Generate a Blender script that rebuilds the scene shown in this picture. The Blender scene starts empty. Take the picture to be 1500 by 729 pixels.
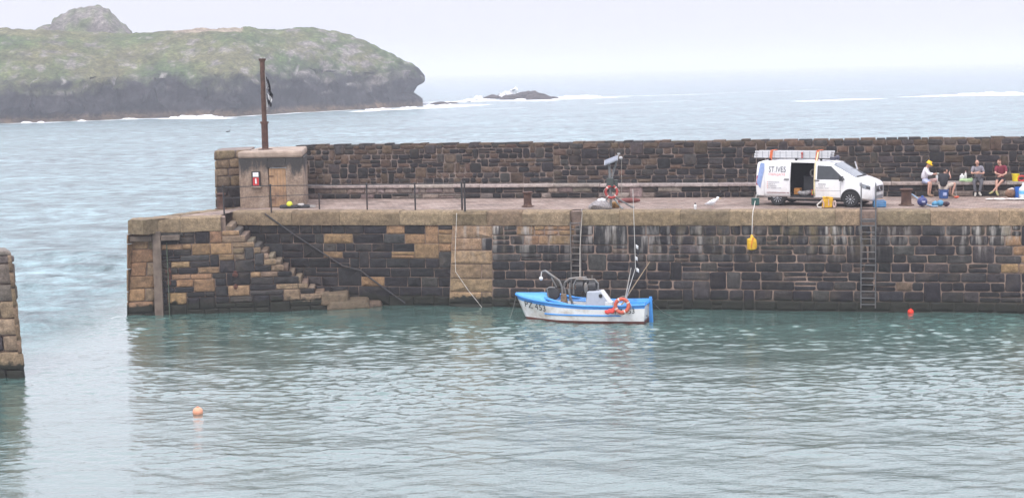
import bpy, bmesh, math, random
import numpy as np
from mathutils import Vector, Matrix, noise
R = math.radians
random.seed(7)
scene = bpy.context.scene
COL = scene.collection

# ------------------------------------------------------------------ camera maths (surveying the place)
F, H = 2304.0, 10.1
PIT, RHO = math.atan((364.5 - 105) / F), R(1.25)
cp, sp = math.cos(PIT), math.sin(PIT)
def ray(px, py):
    a, b = (px - 750) / F, (364.5 - py) / F
    x = a * math.cos(RHO) + b * math.sin(RHO); u = -a * math.sin(RHO) + b * math.cos(RHO)
    return Vector((x, cp + u * sp, -sp + u * cp))
def on(px, py, h=0.0):
    d = ray(px, py); t = (h - H) / d.z
    return Vector((d.x * t, d.y * t, h))
def atY(px, py, Y):
    d = ray(px, py); t = Y / d.y
    return Vector((d.x * t, Y, H + d.z * t))
def proj(p):
    x, y, z = p[0], p[1], p[2] - H
    d = y * cp - z * sp; u = y * sp + z * cp
    a, b = x / d, u / d
    return (750 + (a * math.cos(RHO) - b * math.sin(RHO)) * F, 364.5 - (a * math.sin(RHO) + b * math.cos(RHO)) * F)

QA = R(12.5)
EO = Vector((-2.5, 67.95, 0)); EE = Vector((math.cos(QA), -math.sin(QA), 0)); EN = Vector((math.sin(QA), math.cos(QA), 0))
HQ = 4.16
def Q(u, d, z): return EO + EE * u + EN * d + Vector((0, 0, z))
def toQ(p):
    r = Vector((p[0], p[1], 0)) - EO
    return r.dot(EE), r.dot(EN)
PO = Vector((-16.67, 67.09, 0)); PA = R(4.76)
PE = Vector((math.cos(PA), math.sin(PA), 0)); PN = Vector((-math.sin(PA), math.cos(PA), 0))
def P0(u, d, z): return PO + PE * u + PN * d + Vector((0, 0, z))

# ------------------------------------------------------------------ materials
def nodes_of(name):
    m = bpy.data.materials.new(name); m.use_nodes = True
    nt = m.node_tree
    return m, nt, nt.nodes['Principled BSDF']
def L(nt, a, b): nt.links.new(a, b)
def nd(nt, t, **kw):
    n = nt.nodes.new(t)
    for k, v in kw.items(): setattr(n, k, v)
    return n
def noise_node(nt, scale, detail=4, rough=.55, coord='Object', stretch=None):
    tc = nd(nt, 'ShaderNodeTexCoord')
    n = nd(nt, 'ShaderNodeTexNoise'); n.inputs['Scale'].default_value = scale
    n.inputs['Detail'].default_value = detail; n.inputs['Roughness'].default_value = rough
    src = tc.outputs[coord]
    if stretch:
        mp = nd(nt, 'ShaderNodeMapping'); mp.inputs['Scale'].default_value = stretch
        L(nt, src, mp.inputs['Vector']); src = mp.outputs['Vector']
    L(nt, src, n.inputs['Vector'])
    return n
def ramp(nt, src, stops):
    r = nd(nt, 'ShaderNodeValToRGB')
    e = r.color_ramp.elements
    while len(e) < len(stops): e.new(.5)
    for i, (p, c) in enumerate(stops):
        e[i].position = p; e[i].color = (c[0], c[1], c[2], 1) if isinstance(c, (tuple, list)) else (c, c, c, 1)
    L(nt, src, r.inputs['Fac'])
    return r
def mix(nt, fac, a, b, mode='MIX'):
    n = nd(nt, 'ShaderNodeMix', data_type='RGBA', blend_type=mode)
    for sock, v in ((n.inputs['Factor'], fac), (n.inputs[6], a), (n.inputs[7], b)):
        if hasattr(v, 'links'): L(nt, v, sock)
        elif isinstance(v, (int, float)): sock.default_value = v
        else: sock.default_value = (v[0], v[1], v[2], 1)
    return n.outputs[2]
def bump(nt, b, h, strength=.4, dist=.02):
    n = nd(nt, 'ShaderNodeBump'); n.inputs['Strength'].default_value = strength; n.inputs['Distance'].default_value = dist
    L(nt, h, n.inputs['Height']); L(nt, n.outputs['Normal'], b.inputs['Normal'])
MATS = {}
def M(name, c, rough=.6, metal=0, var=.18, scale=6, bmp=.0, coat=0, dirt_or_reflection=None):
    """plain painted / plastic / cloth / metal surface with a little procedural unevenness"""
    if name in MATS: return MATS[name]
    m, nt, b = nodes_of(name)
    n = noise_node(nt, scale, 5)
    lo = [max(0, x * (1 - var)) for x in c]; hi = [min(1, x * (1 + var)) for x in c]
    r = ramp(nt, n.outputs['Fac'], [(.3, lo), (.7, hi)])
    out = r.outputs['Color']
    if dirt_or_reflection:
        n2 = noise_node(nt, scale * .35, 6, .7)
        d = ramp(nt, n2.outputs['Fac'], [(.5, 0), (.68, 1)])
        out = mix(nt, d.outputs['Color'], out, dirt_or_reflection)
    L(nt, out, b.inputs['Base Color'])
    b.inputs['Roughness'].default_value = rough; b.inputs['Metallic'].default_value = metal
    if coat: b.inputs['Coat Weight'].default_value = coat
    if bmp: bump(nt, b, n.outputs['Fac'], bmp)
    MATS[name] = m
    return m
def stone_mat(name, lime=0.0, weed=True, ochre=.25, lime_lo=1.9):
    m, nt, b = nodes_of(name)
    at = nd(nt, 'ShaderNodeAttribute', attribute_name='Col')
    geo = nd(nt, 'ShaderNodeNewGeometry')
    n = noise_node(nt, 5, 8, .7); n2 = noise_node(nt, 24, 5, .7); n3 = noise_node(nt, 1.1, 5, .6)
    c = mix(nt, 1.0, at.outputs['Color'], ramp(nt, n.outputs['Fac'], [(.28, .45), (.5, 1.0), (.75, 1.7)]).outputs['Color'], 'MULTIPLY')
    c = mix(nt, 1.0, c, ramp(nt, n2.outputs['Fac'], [(.3, .6), (.7, 1.4)]).outputs['Color'], 'MULTIPLY')
    # ochre lichen / rust bloom
    oc = ramp(nt, n3.outputs['Fac'], [(.53, 0), (.72, ochre)])
    c = mix(nt, oc.outputs['Color'], c, (.15, .11, .07))
    sx = nd(nt, 'ShaderNodeSeparateXYZ'); L(nt, geo.outputs['Position'], sx.inputs[0])
    if lime:
        nl = noise_node(nt, 1.0, 4, .6, stretch=(3.6, 3.6, .42))
        nb = noise_node(nt, .28, 2, .5)
        mr = nd(nt, 'ShaderNodeMapRange'); L(nt, sx.outputs['Z'], mr.inputs['Value'])
        mr.inputs['From Min'].default_value = lime_lo; mr.inputs['From Max'].default_value = 3.3
        a1 = nd(nt, 'ShaderNodeMath', operation='MULTIPLY'); L(nt, mr.outputs[0], a1.inputs[0])
        L(nt, ramp(nt, nl.outputs['Fac'], [(.50, 0), (.64, 1)]).outputs['Color'], a1.inputs[1])
        a2 = nd(nt, 'ShaderNodeMath', operation='MULTIPLY'); L(nt, a1.outputs[0], a2.inputs[0])
        L(nt, ramp(nt, nb.outputs['Fac'], [(.42, 0), (.54, lime)]).outputs['Color'], a2.inputs[1])
        c = mix(nt, a2.outputs[0], c, (.36, .33, .3))
        # olive-ochre runs under leaking joints
        nq = noise_node(nt, 1.0, 5, .65, stretch=(2.2, 2.2, .5)); nq2 = noise_node(nt, .2, 2, .5)
        a3 = nd(nt, 'ShaderNodeMath', operation='MULTIPLY')
        L(nt, ramp(nt, nq.outputs['Fac'], [(.52, 0), (.66, .8)]).outputs['Color'], a3.inputs[0])
        L(nt, ramp(nt, nq2.outputs['Fac'], [(.5, 0), (.6, 1)]).outputs['Color'], a3.inputs[1])
        a4 = nd(nt, 'ShaderNodeMath', operation='MULTIPLY'); L(nt, a3.outputs[0], a4.inputs[0]); L(nt, mr.outputs[0], a4.inputs[1])
        c = mix(nt, a4.outputs[0], c, (.17, .13, .07))
    if weed:
        nw = noise_node(nt, 2.2, 5, .6)
        ad = nd(nt, 'ShaderNodeMath', operation='MULTIPLY_ADD'); L(nt, nw.outputs['Fac'], ad.inputs[0])
        ad.inputs[1].default_value = -.85; L(nt, sx.outputs['Z'], ad.inputs[2])
        wr = ramp(nt, ad.outputs[0], [(0, 1), (.12, 0)])
        c = mix(nt, wr.outputs['Color'], c, mix(nt, n.outputs['Fac'], (.010, .011, .009), (.024, .025, .015)))
    L(nt, c, b.inputs['Base Color']); b.inputs['Roughness'].default_value = .82
    b.inputs['Specular IOR Level'].default_value = .35
    bump(nt, b, n.outputs['Fac'], .55, .03)
    return m

# ------------------------------------------------------------------ geometry builder
class G:
    def __init__(s): s.v = []; s.f = []; s.c = []; s.m = []
    def add(s, vs, fs, col=None, mi=0):
        o = len(s.v); s.v += [tuple(v) for v in vs]
        for f in fs: s.f.append(tuple(i + o for i in f)); s.m.append(mi)
        s.c += [col or (1, 1, 1)] * len(vs)
        return s
    def box(s, c, d, rz=0, rx=0, ry=0, col=None, mi=0, taper=1.0):
        mt = Matrix.Rotation(rz, 3, 'Z') @ Matrix.Rotation(ry, 3, 'Y') @ Matrix.Rotation(rx, 3, 'X')
        vs = []
        for z in (-.5, .5):
            k = taper if z > 0 else 1
            for x, y in ((-.5, -.5), (.5, -.5), (.5, .5), (-.5, .5)):
                vs.append(Vector(c) + mt @ Vector((x * d[0] * k, y * d[1] * k, z * d[2])))
        return s.add(vs, [(3, 2, 1, 0), (4, 5, 6, 7), (0, 1, 5, 4), (1, 2, 6, 5), (2, 3, 7, 6), (3, 0, 4, 7)], col, mi)
    def tube(s, pts, r, n=8, mi=0, col=None, closed=False):
        pts = [Vector(p) for p in pts]; k = len(pts)
        rs = r if isinstance(r, (list, tuple)) else [r] * k
        vs, fs = [], []
        prev = None
        for i, p in enumerate(pts):
            if closed: t = pts[(i + 1) % k] - pts[i - 1]
            else: t = pts[min(i + 1, k - 1)] - pts[max(i - 1, 0)]
            t.normalize()
            a = prev if prev is not None else (Vector((0, 0, 1)) if abs(t.z) < .9 else Vector((1, 0, 0)))
            x = (a - t * a.dot(t)).normalized(); y = t.cross(x); prev = x
            for j in range(n):
                w = 2 * math.pi * j / n
                vs.append(p + (x * math.cos(w) + y * math.sin(w)) * rs[i])
        for i in range(k if closed else k - 1):
            for j in range(n):
                i2 = (i + 1) % k
                fs.append((i * n + j, i * n + (j + 1) % n, i2 * n + (j + 1) % n, i2 * n + j))
        if not closed:
            fs.append(tuple(reversed(range(n)))); fs.append(tuple(range((k - 1) * n, k * n)))
        return s.add(vs, fs, col, mi)
    def lathe(s, prof, c=(0, 0, 0), n=16, axis='z', mi=0, sc=(1, 1), col=None):
        vs, fs = [], []
        for r, z in prof:
            for j in range(n):
                w = 2 * math.pi * j / n
                p = (r * math.cos(w) * sc[0], r * math.sin(w) * sc[1], z)
                if axis == 'y': p = (p[0], -p[2], p[1])
                if axis == 'x': p = (p[2], p[0], p[1])
                vs.append(Vector(c) + Vector(p))
        k = len(prof)
        for i in range(k - 1):
            for j in range(n):
                fs.append((i * n + j, i * n + (j + 1) % n, (i + 1) * n + (j + 1) % n, (i + 1) * n + j))
        fs.append(tuple(reversed(range(n)))); fs.append(tuple(range((k - 1) * n, k * n)))
        return s.add(vs, fs, col, mi)
    def ball(s, c, r, n=12, m=8, mi=0, col=None):
        rr = r if isinstance(r, (tuple, list)) else (r, r, r)
        vs, fs = [], []
        for i in range(1, m):
            a = math.pi * i / m
            for j in range(n):
                w = 2 * math.pi * j / n
                vs.append((c[0] + rr[0] * math.sin(a) * math.cos(w), c[1] + rr[1] * math.sin(a) * math.sin(w), c[2] + rr[2] * math.cos(a)))
        t = len(vs); vs += [(c[0], c[1], c[2] + rr[2]), (c[0], c[1], c[2] - rr[2])]
        for i in range(m - 2):
            for j in range(n): fs.append((i * n + j, (i + 1) * n + j, (i + 1) * n + (j + 1) % n, i * n + (j + 1) % n))
        for j in range(n):
            fs.append((t, j, (j + 1) % n)); fs.append((t + 1, (m - 2) * n + (j + 1) % n, (m - 2) * n + j))
        return s.add(vs, fs, col, mi)
    def prism(s, poly, h0, h1, mp=None, mi=0, col=None):
        mp = mp or (lambda a, b, h: (a, b, h)); n = len(poly)
        vs = [mp(a, b, h0) for a, b in poly] + [mp(a, b, h1) for a, b in poly]
        fs = [tuple(reversed(range(n))), tuple(range(n, 2 * n))] + [(i, (i + 1) % n, n + (i + 1) % n, n + i) for i in range(n)]
        return s.add(vs, fs, col, mi)
    def grid(s, rows, mi=0, col=None):
        a, b = len(rows), len(rows[0])
        return s.add([p for r in rows for p in r], [(i * b + j, i * b + j + 1, (i + 1) * b + j + 1, (i + 1) * b + j) for i in range(a - 1) for j in range(b - 1)], col, mi)
    def rumple(s, amp, sc=3.0, seed=0):
        s.v = [tuple(Vector(v) + noise.noise_vector(Vector(v) * sc + Vector((seed, 0, 0))) * amp) for v in s.v]
        return s
    def build(s, name, mats, parent=None, smooth=True, bev=0, colors=False, angle=38, loc=None, fix=True, weld=False):
        me = bpy.data.meshes.new(name); me.from_pydata(s.v, [], s.f)
        mats = mats if isinstance(mats, (list, tuple)) else [mats]
        for m in mats: me.materials.append(m)
        me.polygons.foreach_set('material_index', s.m)
        if colors:
            ca = me.color_attributes.new('Col', 'FLOAT_COLOR', 'POINT')
            ca.data.foreach_set('color', [x for c in s.c for x in (c[0], c[1], c[2], 1)])
        me.update()
        if fix:
            bm = bmesh.new(); bm.from_mesh(me)
            if weld: bmesh.ops.remove_doubles(bm, verts=bm.verts, dist=.0008)
            bmesh.ops.recalc_face_normals(bm, faces=bm.faces); bm.to_mesh(me); bm.free()
        if smooth:
            me.polygons.foreach_set('use_smooth', [True] * len(me.polygons))
            me.set_sharp_from_angle(angle=R(angle))
        o = bpy.data.objects.new(name, me); COL.objects.link(o)
        if parent: o.parent = parent
        if loc is not None: o.location = loc
        if bev:
            b = o.modifiers.new('Bevel', 'BEVEL'); b.width = bev; b.segments = 2; b.limit_method = 'ANGLE'
        return o
def tag(o, label, cat, group=None, kind=None):
    if label: o['label'] = label
    if cat: o['category'] = cat
    if group: o['group'] = group
    if kind: o['kind'] = kind
    return o
def thing(name, label, cat, loc=(0, 0, 0), rz=0, group=None):
    o = bpy.data.objects.new(name, None); COL.objects.link(o)
    o.location = loc; o.rotation_euler = (0, 0, rz); o.empty_display_size = .2
    return tag(o, label, cat, group)
def struct(o): o['kind'] = 'structure'; return o
def catenary(a, b, sag, n=10):
    a, b = Vector(a), Vector(b)
    return [a.lerp(b, i / n) - Vector((0, 0, sag * 4 * (i / n) * (1 - i / n))) for i in range(n + 1)]
def text_verts(txt, size, align='LEFT'):
    cu = bpy.data.curves.new('lettering', 'FONT'); cu.body = txt; cu.size = size; cu.align_x = align; cu.resolution_u = 3
    o = bpy.data.objects.new('lettering', cu); COL.objects.link(o)
    bpy.context.view_layer.update()
    me = bpy.data.meshes.new_from_object(o.evaluated_get(bpy.context.evaluated_depsgraph_get()))
    vs = [v.co.copy() for v in me.vertices]; fs = [tuple(p.vertices) for p in me.polygons]
    bpy.data.objects.remove(o); bpy.data.curves.remove(cu); bpy.data.meshes.remove(me)
    return vs, fs

# ------------------------------------------------------------------ masonry: every stone modelled, one mesh per wall
def stone(g, fr, a, b, z0, z1, col, jit, dep, rnd, joint):
    rg = random
    j = lambda: rg.uniform(-jit, jit)
    c = [(a + joint + j(), z0 + joint + j() * .6), (b - joint + j(), z0 + joint + j() * .6), (b - joint + j(), z1 - joint + j() * .6), (a + joint + j(), z1 - joint + j() * .6)]
    w, h = b - a, z1 - z0
    rc = min(rnd * rg.uniform(.6, 1.4), w * .3, h * .3)
    def ringpts(ins, r):
        out = []
        for i in range(4):
            p = Vector(c[i]); pn = Vector(c[(i + 1) % 4]); pp = Vector(c[i - 1])
            d1 = (pp - p).normalized(); d2 = (pn - p).normalized()
            q = p + (d1 + d2) * ins
            out += [q + d1 * r, q + (d1 + d2) * r * .28, q + d2 * r]
        return out
    pr = rg.uniform(-.012, .022)
    r0 = ringpts(0, rc); r1 = ringpts(.006, rc * .9); r2 = ringpts(min(.03, h * .12), rc * .8)
    cx = sum(p[0] for p in c) / 4; cz = sum(p[1] for p in c) / 4
    vs = [fr(p.x, dep, p.y) for p in r0] + [fr(p.x, .006 - pr, p.y) for p in r1]
    vs += [fr(p.x, -.012 - pr + rg.uniform(-.012, .012), p.y) for p in r2]
    r3 = [Vector((cx, cz)).lerp(p, .5) for p in r2]
    vs += [fr(p.x, -.017 - pr + rg.uniform(-.006, .006), p.y) for p in r3] + [fr(cx, -.018 - pr, cz)]
    n = 12; fs = []
    for k in range(3):
        for i in range(n): fs.append((k * n + i, k * n + (i + 1) % n, (k + 1) * n + (i + 1) % n, (k + 1) * n + i))
    for i in range(n): fs.append((3 * n + i, 3 * n + (i + 1) % n, 4 * n))
    g.add(vs, fs, col)
def masonry(g, fr, u0, u1, z0, z1, rowh, wid, colfn, joint=.012, dep=.07, jit=.012, tall=.14, rnd=.035, seed=1, quoin=None, rowvar=.2):
    random.seed(seed)
    f0 = u0 if callable(u0) else (lambda z: u0); f1 = u1 if callable(u1) else (lambda z: u1)
    zs = [z0]
    while zs[-1] < z1 - rowh * .5: zs.append(zs[-1] + rowh * random.uniform(1 - rowvar, 1 + rowvar))
    k = (z1 - z0) / (zs[-1] - z0); zs = [z0 + (z - z0) * k for z in zs]
    busy = []
    for i in range(len(zs) - 1):
        a0, a1 = f0(zs[i + 1]), f1(zs[i + 1]); nb = []
        free = []; x = a0
        for (p, q) in sorted(busy):
            if p > x + .01: free.append((x, min(p, a1)))
            x = max(x, q)
        if x < a1: free.append((x, a1))
        for (p, q) in free:
            x = p
            while x < q - 1e-4:
                w = random.uniform(*wid) * (1.3 if random.random() < .15 else 1)
                if q - x - w < wid[0] * .8: w = q - x
                if q - x < wid[0] * 1.9 and w < q - x: w = q - x
                top = zs[i + 1]
                if i + 2 < len(zs) and random.random() < tall and x + w <= f1(zs[i + 2]) and x >= f0(zs[i + 2]):
                    top = zs[i + 2]; nb.append((x, x + w))
                col = colfn((x + w / 2), (zs[i] + top) / 2, x, x + w)
                if top - zs[i] > 0.05 and random.random() < .08 and top == zs[i + 1]:
                    zm = (zs[i] + top) / 2
                    stone(g, fr, x, x + w, zs[i], zm, col, jit, dep, rnd, joint)
                    stone(g, fr, x, x + w, zm, top, colfn(x + w / 2, zm, x, x + w), jit, dep, rnd, joint)
                else: stone(g, fr, x, x + w, zs[i], top, col, jit, dep, rnd, joint)
                x += w
        busy = nb
def vary(c, v=.25, hue=.06):
    k = random.uniform(1 - v, 1 + v)
    return tuple(max(.004, x * k * random.uniform(1 - hue, 1 + hue)) for x in c)
DARK, DARK2, TAN, TAN2, BROWN = (.021, .0195, .021), (.038, .034, .033), (.225, .138, .074), (.185, .13, .083), (.082, .056, .04)
def in_rects(p, rects):
    x, y = proj(p)
    for r in rects:
        if r[0] <= x <= r[2] and r[1] <= y <= r[3] and random.random() < (r[4] if len(r) > 4 else .92): return True
    return False

stone_face = stone_mat('quay stone', lime=.9)
stone_nose = stone_mat('pier head stone', lime=.0)
stone_para = stone_mat('parapet stone', lime=0, weed=False, ochre=.35)
def mortar_mat(name, c, weed=True):
    m, nt, b = nodes_of(name)
    n = noise_node(nt, 1.3, 6, .65); n2 = noise_node(nt, 14, 4)
    r = ramp(nt, n.outputs['Fac'], [(.3, [x * .12 for x in c]), (.5, [x * .6 for x in c]), (.68, [min(1, x * 1.25) for x in c])])
    o = mix(nt, .35, r.outputs['Color'], ramp(nt, n2.outputs['Fac'], [(.3, [x * .5 for x in c]), (.7, c)]).outputs['Color'])
    if weed:
        geo = nd(nt, 'ShaderNodeNewGeometry'); sx = nd(nt, 'ShaderNodeSeparateXYZ'); L(nt, geo.outputs['Position'], sx.inputs[0])
        o = mix(nt, ramp(nt, sx.outputs['Z'], [(.3, 1), (.75, 0)]).outputs['Color'], o, (.03, .03, .022))
    L(nt, o, b.inputs['Base Color']); b.inputs['Roughness'].default_value = .9
    bump(nt, b, n2.outputs['Fac'], .5, .02)
    return m
mortar = mortar_mat('pink lime mortar', (.33, .235, .185))
mortar_p = mortar_mat('parapet mortar', (.28, .22, .19), weed=False)

# ------------------------------------------------------------------ the main pier
pier = thing('stone_pier', 'long dark stone harbour pier with granite coping and steps at its tan-cornered end', 'pier', Q(0, 0, 0))
def rel(o, pt): return o
def P_(g, name, mats, **kw):          # pier parts are built in world space, then moved into the pier's frame
    g.v = [tuple(Vector(v) - pier.location) for v in g.v]
    return g.build(name, mats, pier, **kw)
UL, UR = -10.3, 33.0
BAT = .03
CZ = HQ - .62
# right-hand quay face, standing slightly proud
def fr_right(u, d, z): return Q(u - .24 * (1 - z / HQ) * max(0, 1 - u / 2.0), d - .30 + BAT * 4 * (z / HQ) * 1.4, z)
tan_r = [(760, 329, 832, 357, 1), (1478, 350, 1520, 397, 1), (690, 400, 725, 450, .35)]
def col_right(u, z, a, b):
    p = fr_right(u, 0, z)
    if a < 1.55 and random.random() < .92 and u < 1.6: return vary(TAN2 if random.random() < .6 else TAN, .2)
    if in_rects(p, tan_r): return vary(TAN, .15)
    x = random.random()
    return vary(DARK if x < .66 else DARK2 if x < .97 else BROWN, .32)
g = G()
# big quoins up the left edge
random.seed(3); z = -.35
k = 0
while z < CZ - .2:
    h = min(random.uniform(.46, .66), CZ - z)
    if CZ - z - h < .3: h = CZ - z
    w = 1.75 if k % 2 == 0 else 1.3
    stone(g, fr_right, 0, w, z, z + h, vary((.235, .155, .09), .18), .012, .09, .03, .012)
    if k % 2: stone(g, fr_right, w, 1.75, z, z + h, vary(DARK if random.random() < .5 else TAN2, .15), .012, .09, .03, .012)
    z += h; k += 1
masonry(g, fr_right, 1.75, 30, -.35, CZ, .37, (.42, 1.05), col_right, seed=11, tall=.09, joint=.015, jit=.028, rnd=.07)
P_(g, 'quay_wall', stone_face, colors=True, angle=60, fix=False)
g = G(); g.add([fr_right(u, .022, z) for u, z in ((0, -1.5), (33, -1.5), (33, CZ), (0, CZ))], [(0, 1, 2, 3)])
g.add([fr_right(0, .022, -1.5), fr_right(0, .022, CZ), fr_right(0, .6, CZ), fr_right(0, .6, -1.5)], [(0, 1, 2, 3)])
P_(g, 'mortar_bed', mortar, smooth=False)

# wall behind the steps
def fr_rec(u, d, z): return Q(u, d, z)
tan_m = [(503, 325, 581, 357, .6), (605, 321, 668, 357, .6), (553, 366, 572, 378), (581, 366, 606, 378), (611, 366, 654, 384, .8), (532, 407, 558, 424), (480, 370, 499, 380), (645, 354, 669, 368), (489, 342, 503, 362), (395, 322, 470, 345, .15)]
def col_rec(u, z, a, b):
    if in_rects(fr_rec(u, 0, z), tan_m): return vary(TAN, .2)
    return vary(DARK if random.random() < .8 else DARK2, .3)
g = G(); masonry(g, fr_rec, UL, 0, -.35, CZ, .36, (.4, 1.1), col_rec, seed=5, tall=.14, joint=.008)
P_(g, 'stair_wall', stone_nose, colors=True, angle=60, fix=False)
g = G(); g.add([fr_rec(u, .025, z) for u, z in ((UL, -1.5), (0.1, -1.5), (0.1, CZ), (UL, CZ))], [(0, 1, 2, 3)])
P_(g, 'mortar_bed', mortar, smooth=False)

# pier head face with the stepped end
UST, UEN, ZST, ZEN = 4.35, 8.35, 4.0, .72
def fr_nose(u, d, z): return P0(u, d + .28 * (z / HQ), z)
def nose_l(z): return .45 * (z / HQ)
def nose_r(z): return max(UST if z > 3 else 0, min(UEN + .25, UST + (ZST - z) / (ZST - ZEN) * (UEN - UST)))
tan_n = [(228, 345, 300, 366, .35), (281, 332, 345, 368), (244, 380, 291, 391), (304, 366, 348, 379), (250, 392, 311, 420), (347, 416, 385, 428), (244, 430, 272, 448), (412, 428, 475, 440, .5), (340, 340, 385, 366, .5), (330, 400, 420, 440, .3)]
def col_nose(u, z, a, b):
    if nose_r(z) - u < 1.5 and z < 3.2 and random.random() < .62: return vary(TAN2, .2)
    if in_rects(fr_nose(u, 0, z), tan_n): return vary(TAN, .22)
    return vary(DARK if random.random() < .7 else DARK2, .3)
g = G(); random.seed(18); z = -.35; k = 0
while z < CZ - .2:
    h = min(random.uniform(.42, .62), CZ - z)
    if CZ - z - h < .3: h = CZ - z
    w = 1.12 if k % 2 else .72
    stone(g, lambda u, d, zz_: fr_nose(u + nose_l(zz_), d, zz_), 0, w, z, z + h, vary((.225, .13, .072), .2), .022, .09, .06, .012)
    if not k % 2: stone(g, lambda u, d, zz_: fr_nose(u + nose_l(zz_), d, zz_), w, 1.12, z, z + h, vary(TAN2 if random.random() < .6 else DARK2, .2), .02, .09, .05, .012)
    z += h; k += 1
masonry(g, fr_nose, lambda z: nose_l(z) + 1.12, nose_r, -.35, CZ, .27, (.42, 1.05), col_nose, seed=8, tall=.34, joint=.010, rnd=.045)
P_(g, 'pier_head_wall', stone_nose, colors=True, angle=60, fix=False)
g = G()
zz = [-1.5, 0, .9, 1.4, 1.9, 2.4, 2.9, 3.4, CZ]
for a, b in zip(zz[:-1], zz[1:]):
    g.add([fr_nose(nose_l(a), .05, a), fr_nose(nose_r(b) - .15, .05, a), fr_nose(nose_r(b) - .15, .05, b), fr_nose(nose_l(b), .05, b)], [(0, 1, 2, 3)])
P_(g, 'mortar_bed', mortar, smooth=False)
# end face turning away to the sea
EB = Vector((-13.5, 72.6, 0)); E0 = PO.copy(); ED = (EB - E0).normalized(); ELEN = (EB - E0).length; ENN = Vector((ED.y, -ED.x, 0))
def fr_end(u, d, z): return E0 + ED * u + ENN * (d + .26 * z / HQ) + Vector((0, 0, z))
g = G(); masonry(g, fr_end, 0, ELEN, -.35, CZ, .5, (.6, 1.3), lambda u, z, a, b: vary(TAN, .2), seed=9, tall=.1)
P_(g, 'end_wall', stone_nose, colors=True, angle=60, fix=False)

# steps
conc = stone_mat('worn step granite', ochre=.3)
g = G(); n = 14
random.seed(21)
for i in range(n):
    u0 = UST + (UEN - UST) * i / n; zt = ZST - .1 - (ZST - ZEN) * (i + .6) / n
    dd = 2.75 - .085 * (u0 - UST) * 3.6
    vs = []
    u1 = UST + (UEN - UST) * (i + 1) / n + (.12 if i == n - 1 else .002)
    for z in (-1.2, zt):
        for u, d in ((u0, .36), (u1, .36), (u1, dd), (u0, dd)): vs.append(P0(u, d, z))
    g.add(vs, [(3, 2, 1, 0), (4, 5, 6, 7), (0, 1, 5, 4), (1, 2, 6, 5), (2, 3, 7, 6), (3, 0, 4, 7)], vary((.15, .112, .08) if i > 4 or random.random() < .3 else (.06, .052, .046), .35))
P_(g.rumple(.05, 2.3), 'stair', conc, colors=True, smooth=False, bev=.045)
g = G(); random.seed(4)
for (u, d, zc, sx_, sy_, sz_) in ((8.95, .55, .42, 1.25, 1.2, .5), (9.55, .5, .14, 1.9, 1.4, .42), (8.5, .5, .3, .5, .9, .8), (10.5, .7, .05, 1.0, .9, .3)):
    g.box(P0(u, d, zc), (sx_, sy_, sz_), rz=PA, col=vary((.13, .092, .06), .2), taper=.9)
P_(g.rumple(.14, 1.7), 'landing_stone', stone_mat('landing granite', ochre=.3, weed=False), colors=True, smooth=False, bev=.09)

# pier core and paving
def core_poly():
    return [PO + Vector((.45, .30, 0)), P0(UST, .36, 0), Q(UL - .4, .10, 0), Q(UR, .10, 0), Q(UR, 8.6, 0), Q(-10.6, 8.6, 0), Vector((-13.0, 76.6, 0)), EB + Vector((.25, -.1, 0))]
cpz = core_poly()
g = G(); g.prism([(p.x, p.y) for p in cpz], -1.6, HQ - .05)
P_(g, 'rubble_core', mortar, smooth=False)

def coping_profile(fr, a, b, g, col, over=.06, hgt=.62, dep=.85, rnd=.13, skew=0):
    a += .006; b -= .006
    pr = [(dep, 0), (-over + .01, 0), (-over, .02), (-over, hgt - rnd), (-over + rnd * .3, hgt - rnd * .3), (-over + rnd, hgt), (dep, hgt)]
    vs = []
    nseg = 6
    for i in range(nseg + 1):
        u = a + (b - a) * i / nseg
        for d, z in pr: vs.append(fr(u, d + random.uniform(-.022, .022), CZ + z + random.uniform(-.016, .016)))
    m = len(pr); fs = [tuple(range(m)), tuple(reversed(range(nseg * m, nseg * m + m)))]
    for i in range(nseg):
        for j in range(m): fs.append((i * m + j, i * m + (j + 1) % m, (i + 1) * m + (j + 1) % m, (i + 1) * m + j))
    g.add(vs, fs, col)
cop_mat = stone_mat('coping granite', weed=False, ochre=.6)
random.seed(31); g = G()
LAD1, LAD2 = toQ(on(843, 309, HQ))[0], toQ(on(1272, 306, HQ))[0]
gaps = [(LAD1 - .26, LAD1 + .26), (LAD2 - .35, LAD2 + .35)]
def fr_cop(u, d, z): return Q(u, d - .14, z)
def fr_cop2(u, d, z): return Q(u, d - .03, z)
def run(fr, a, b, wr=(1.5, 2.9)):
    while a < b - .01:
        w = random.uniform(*wr)
        if b - a - w < .9: w = b - a
        coping_profile(fr, a, a + w, g, vary((.19, .138, .084), .22, .03), over=.05 + random.uniform(-.01, .01), hgt=.62 + random.uniform(-.008, .008)); a += w
run(fr_cop, 0, gaps[0][0]); run(fr_cop, gaps[0][1], gaps[1][0]); run(fr_cop, gaps[1][1], 30)
for a, b in gaps:                                  # worn lower stones where the ladders come up
    coping_profile(lambda u, d, z: Q(u, d + .22, z - .02), a, b, g, vary((.10, .085, .07), .1), hgt=.5)
run(fr_cop2, UL + .1, 0, (1.6, 3.0))
def fr_cn(u, d, z): return P0(u, d + .24, z)
run(fr_cn, .28, UST - .2, (.9, 1.6))
def fr_ce(u, d, z): return E0 + ED * u + ENN * (d + .26) + Vector((0, 0, z))
run(fr_ce, .1, ELEN, (1.0, 1.6))
P_(g, 'coping', cop_mat, colors=True, angle=30)

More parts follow.
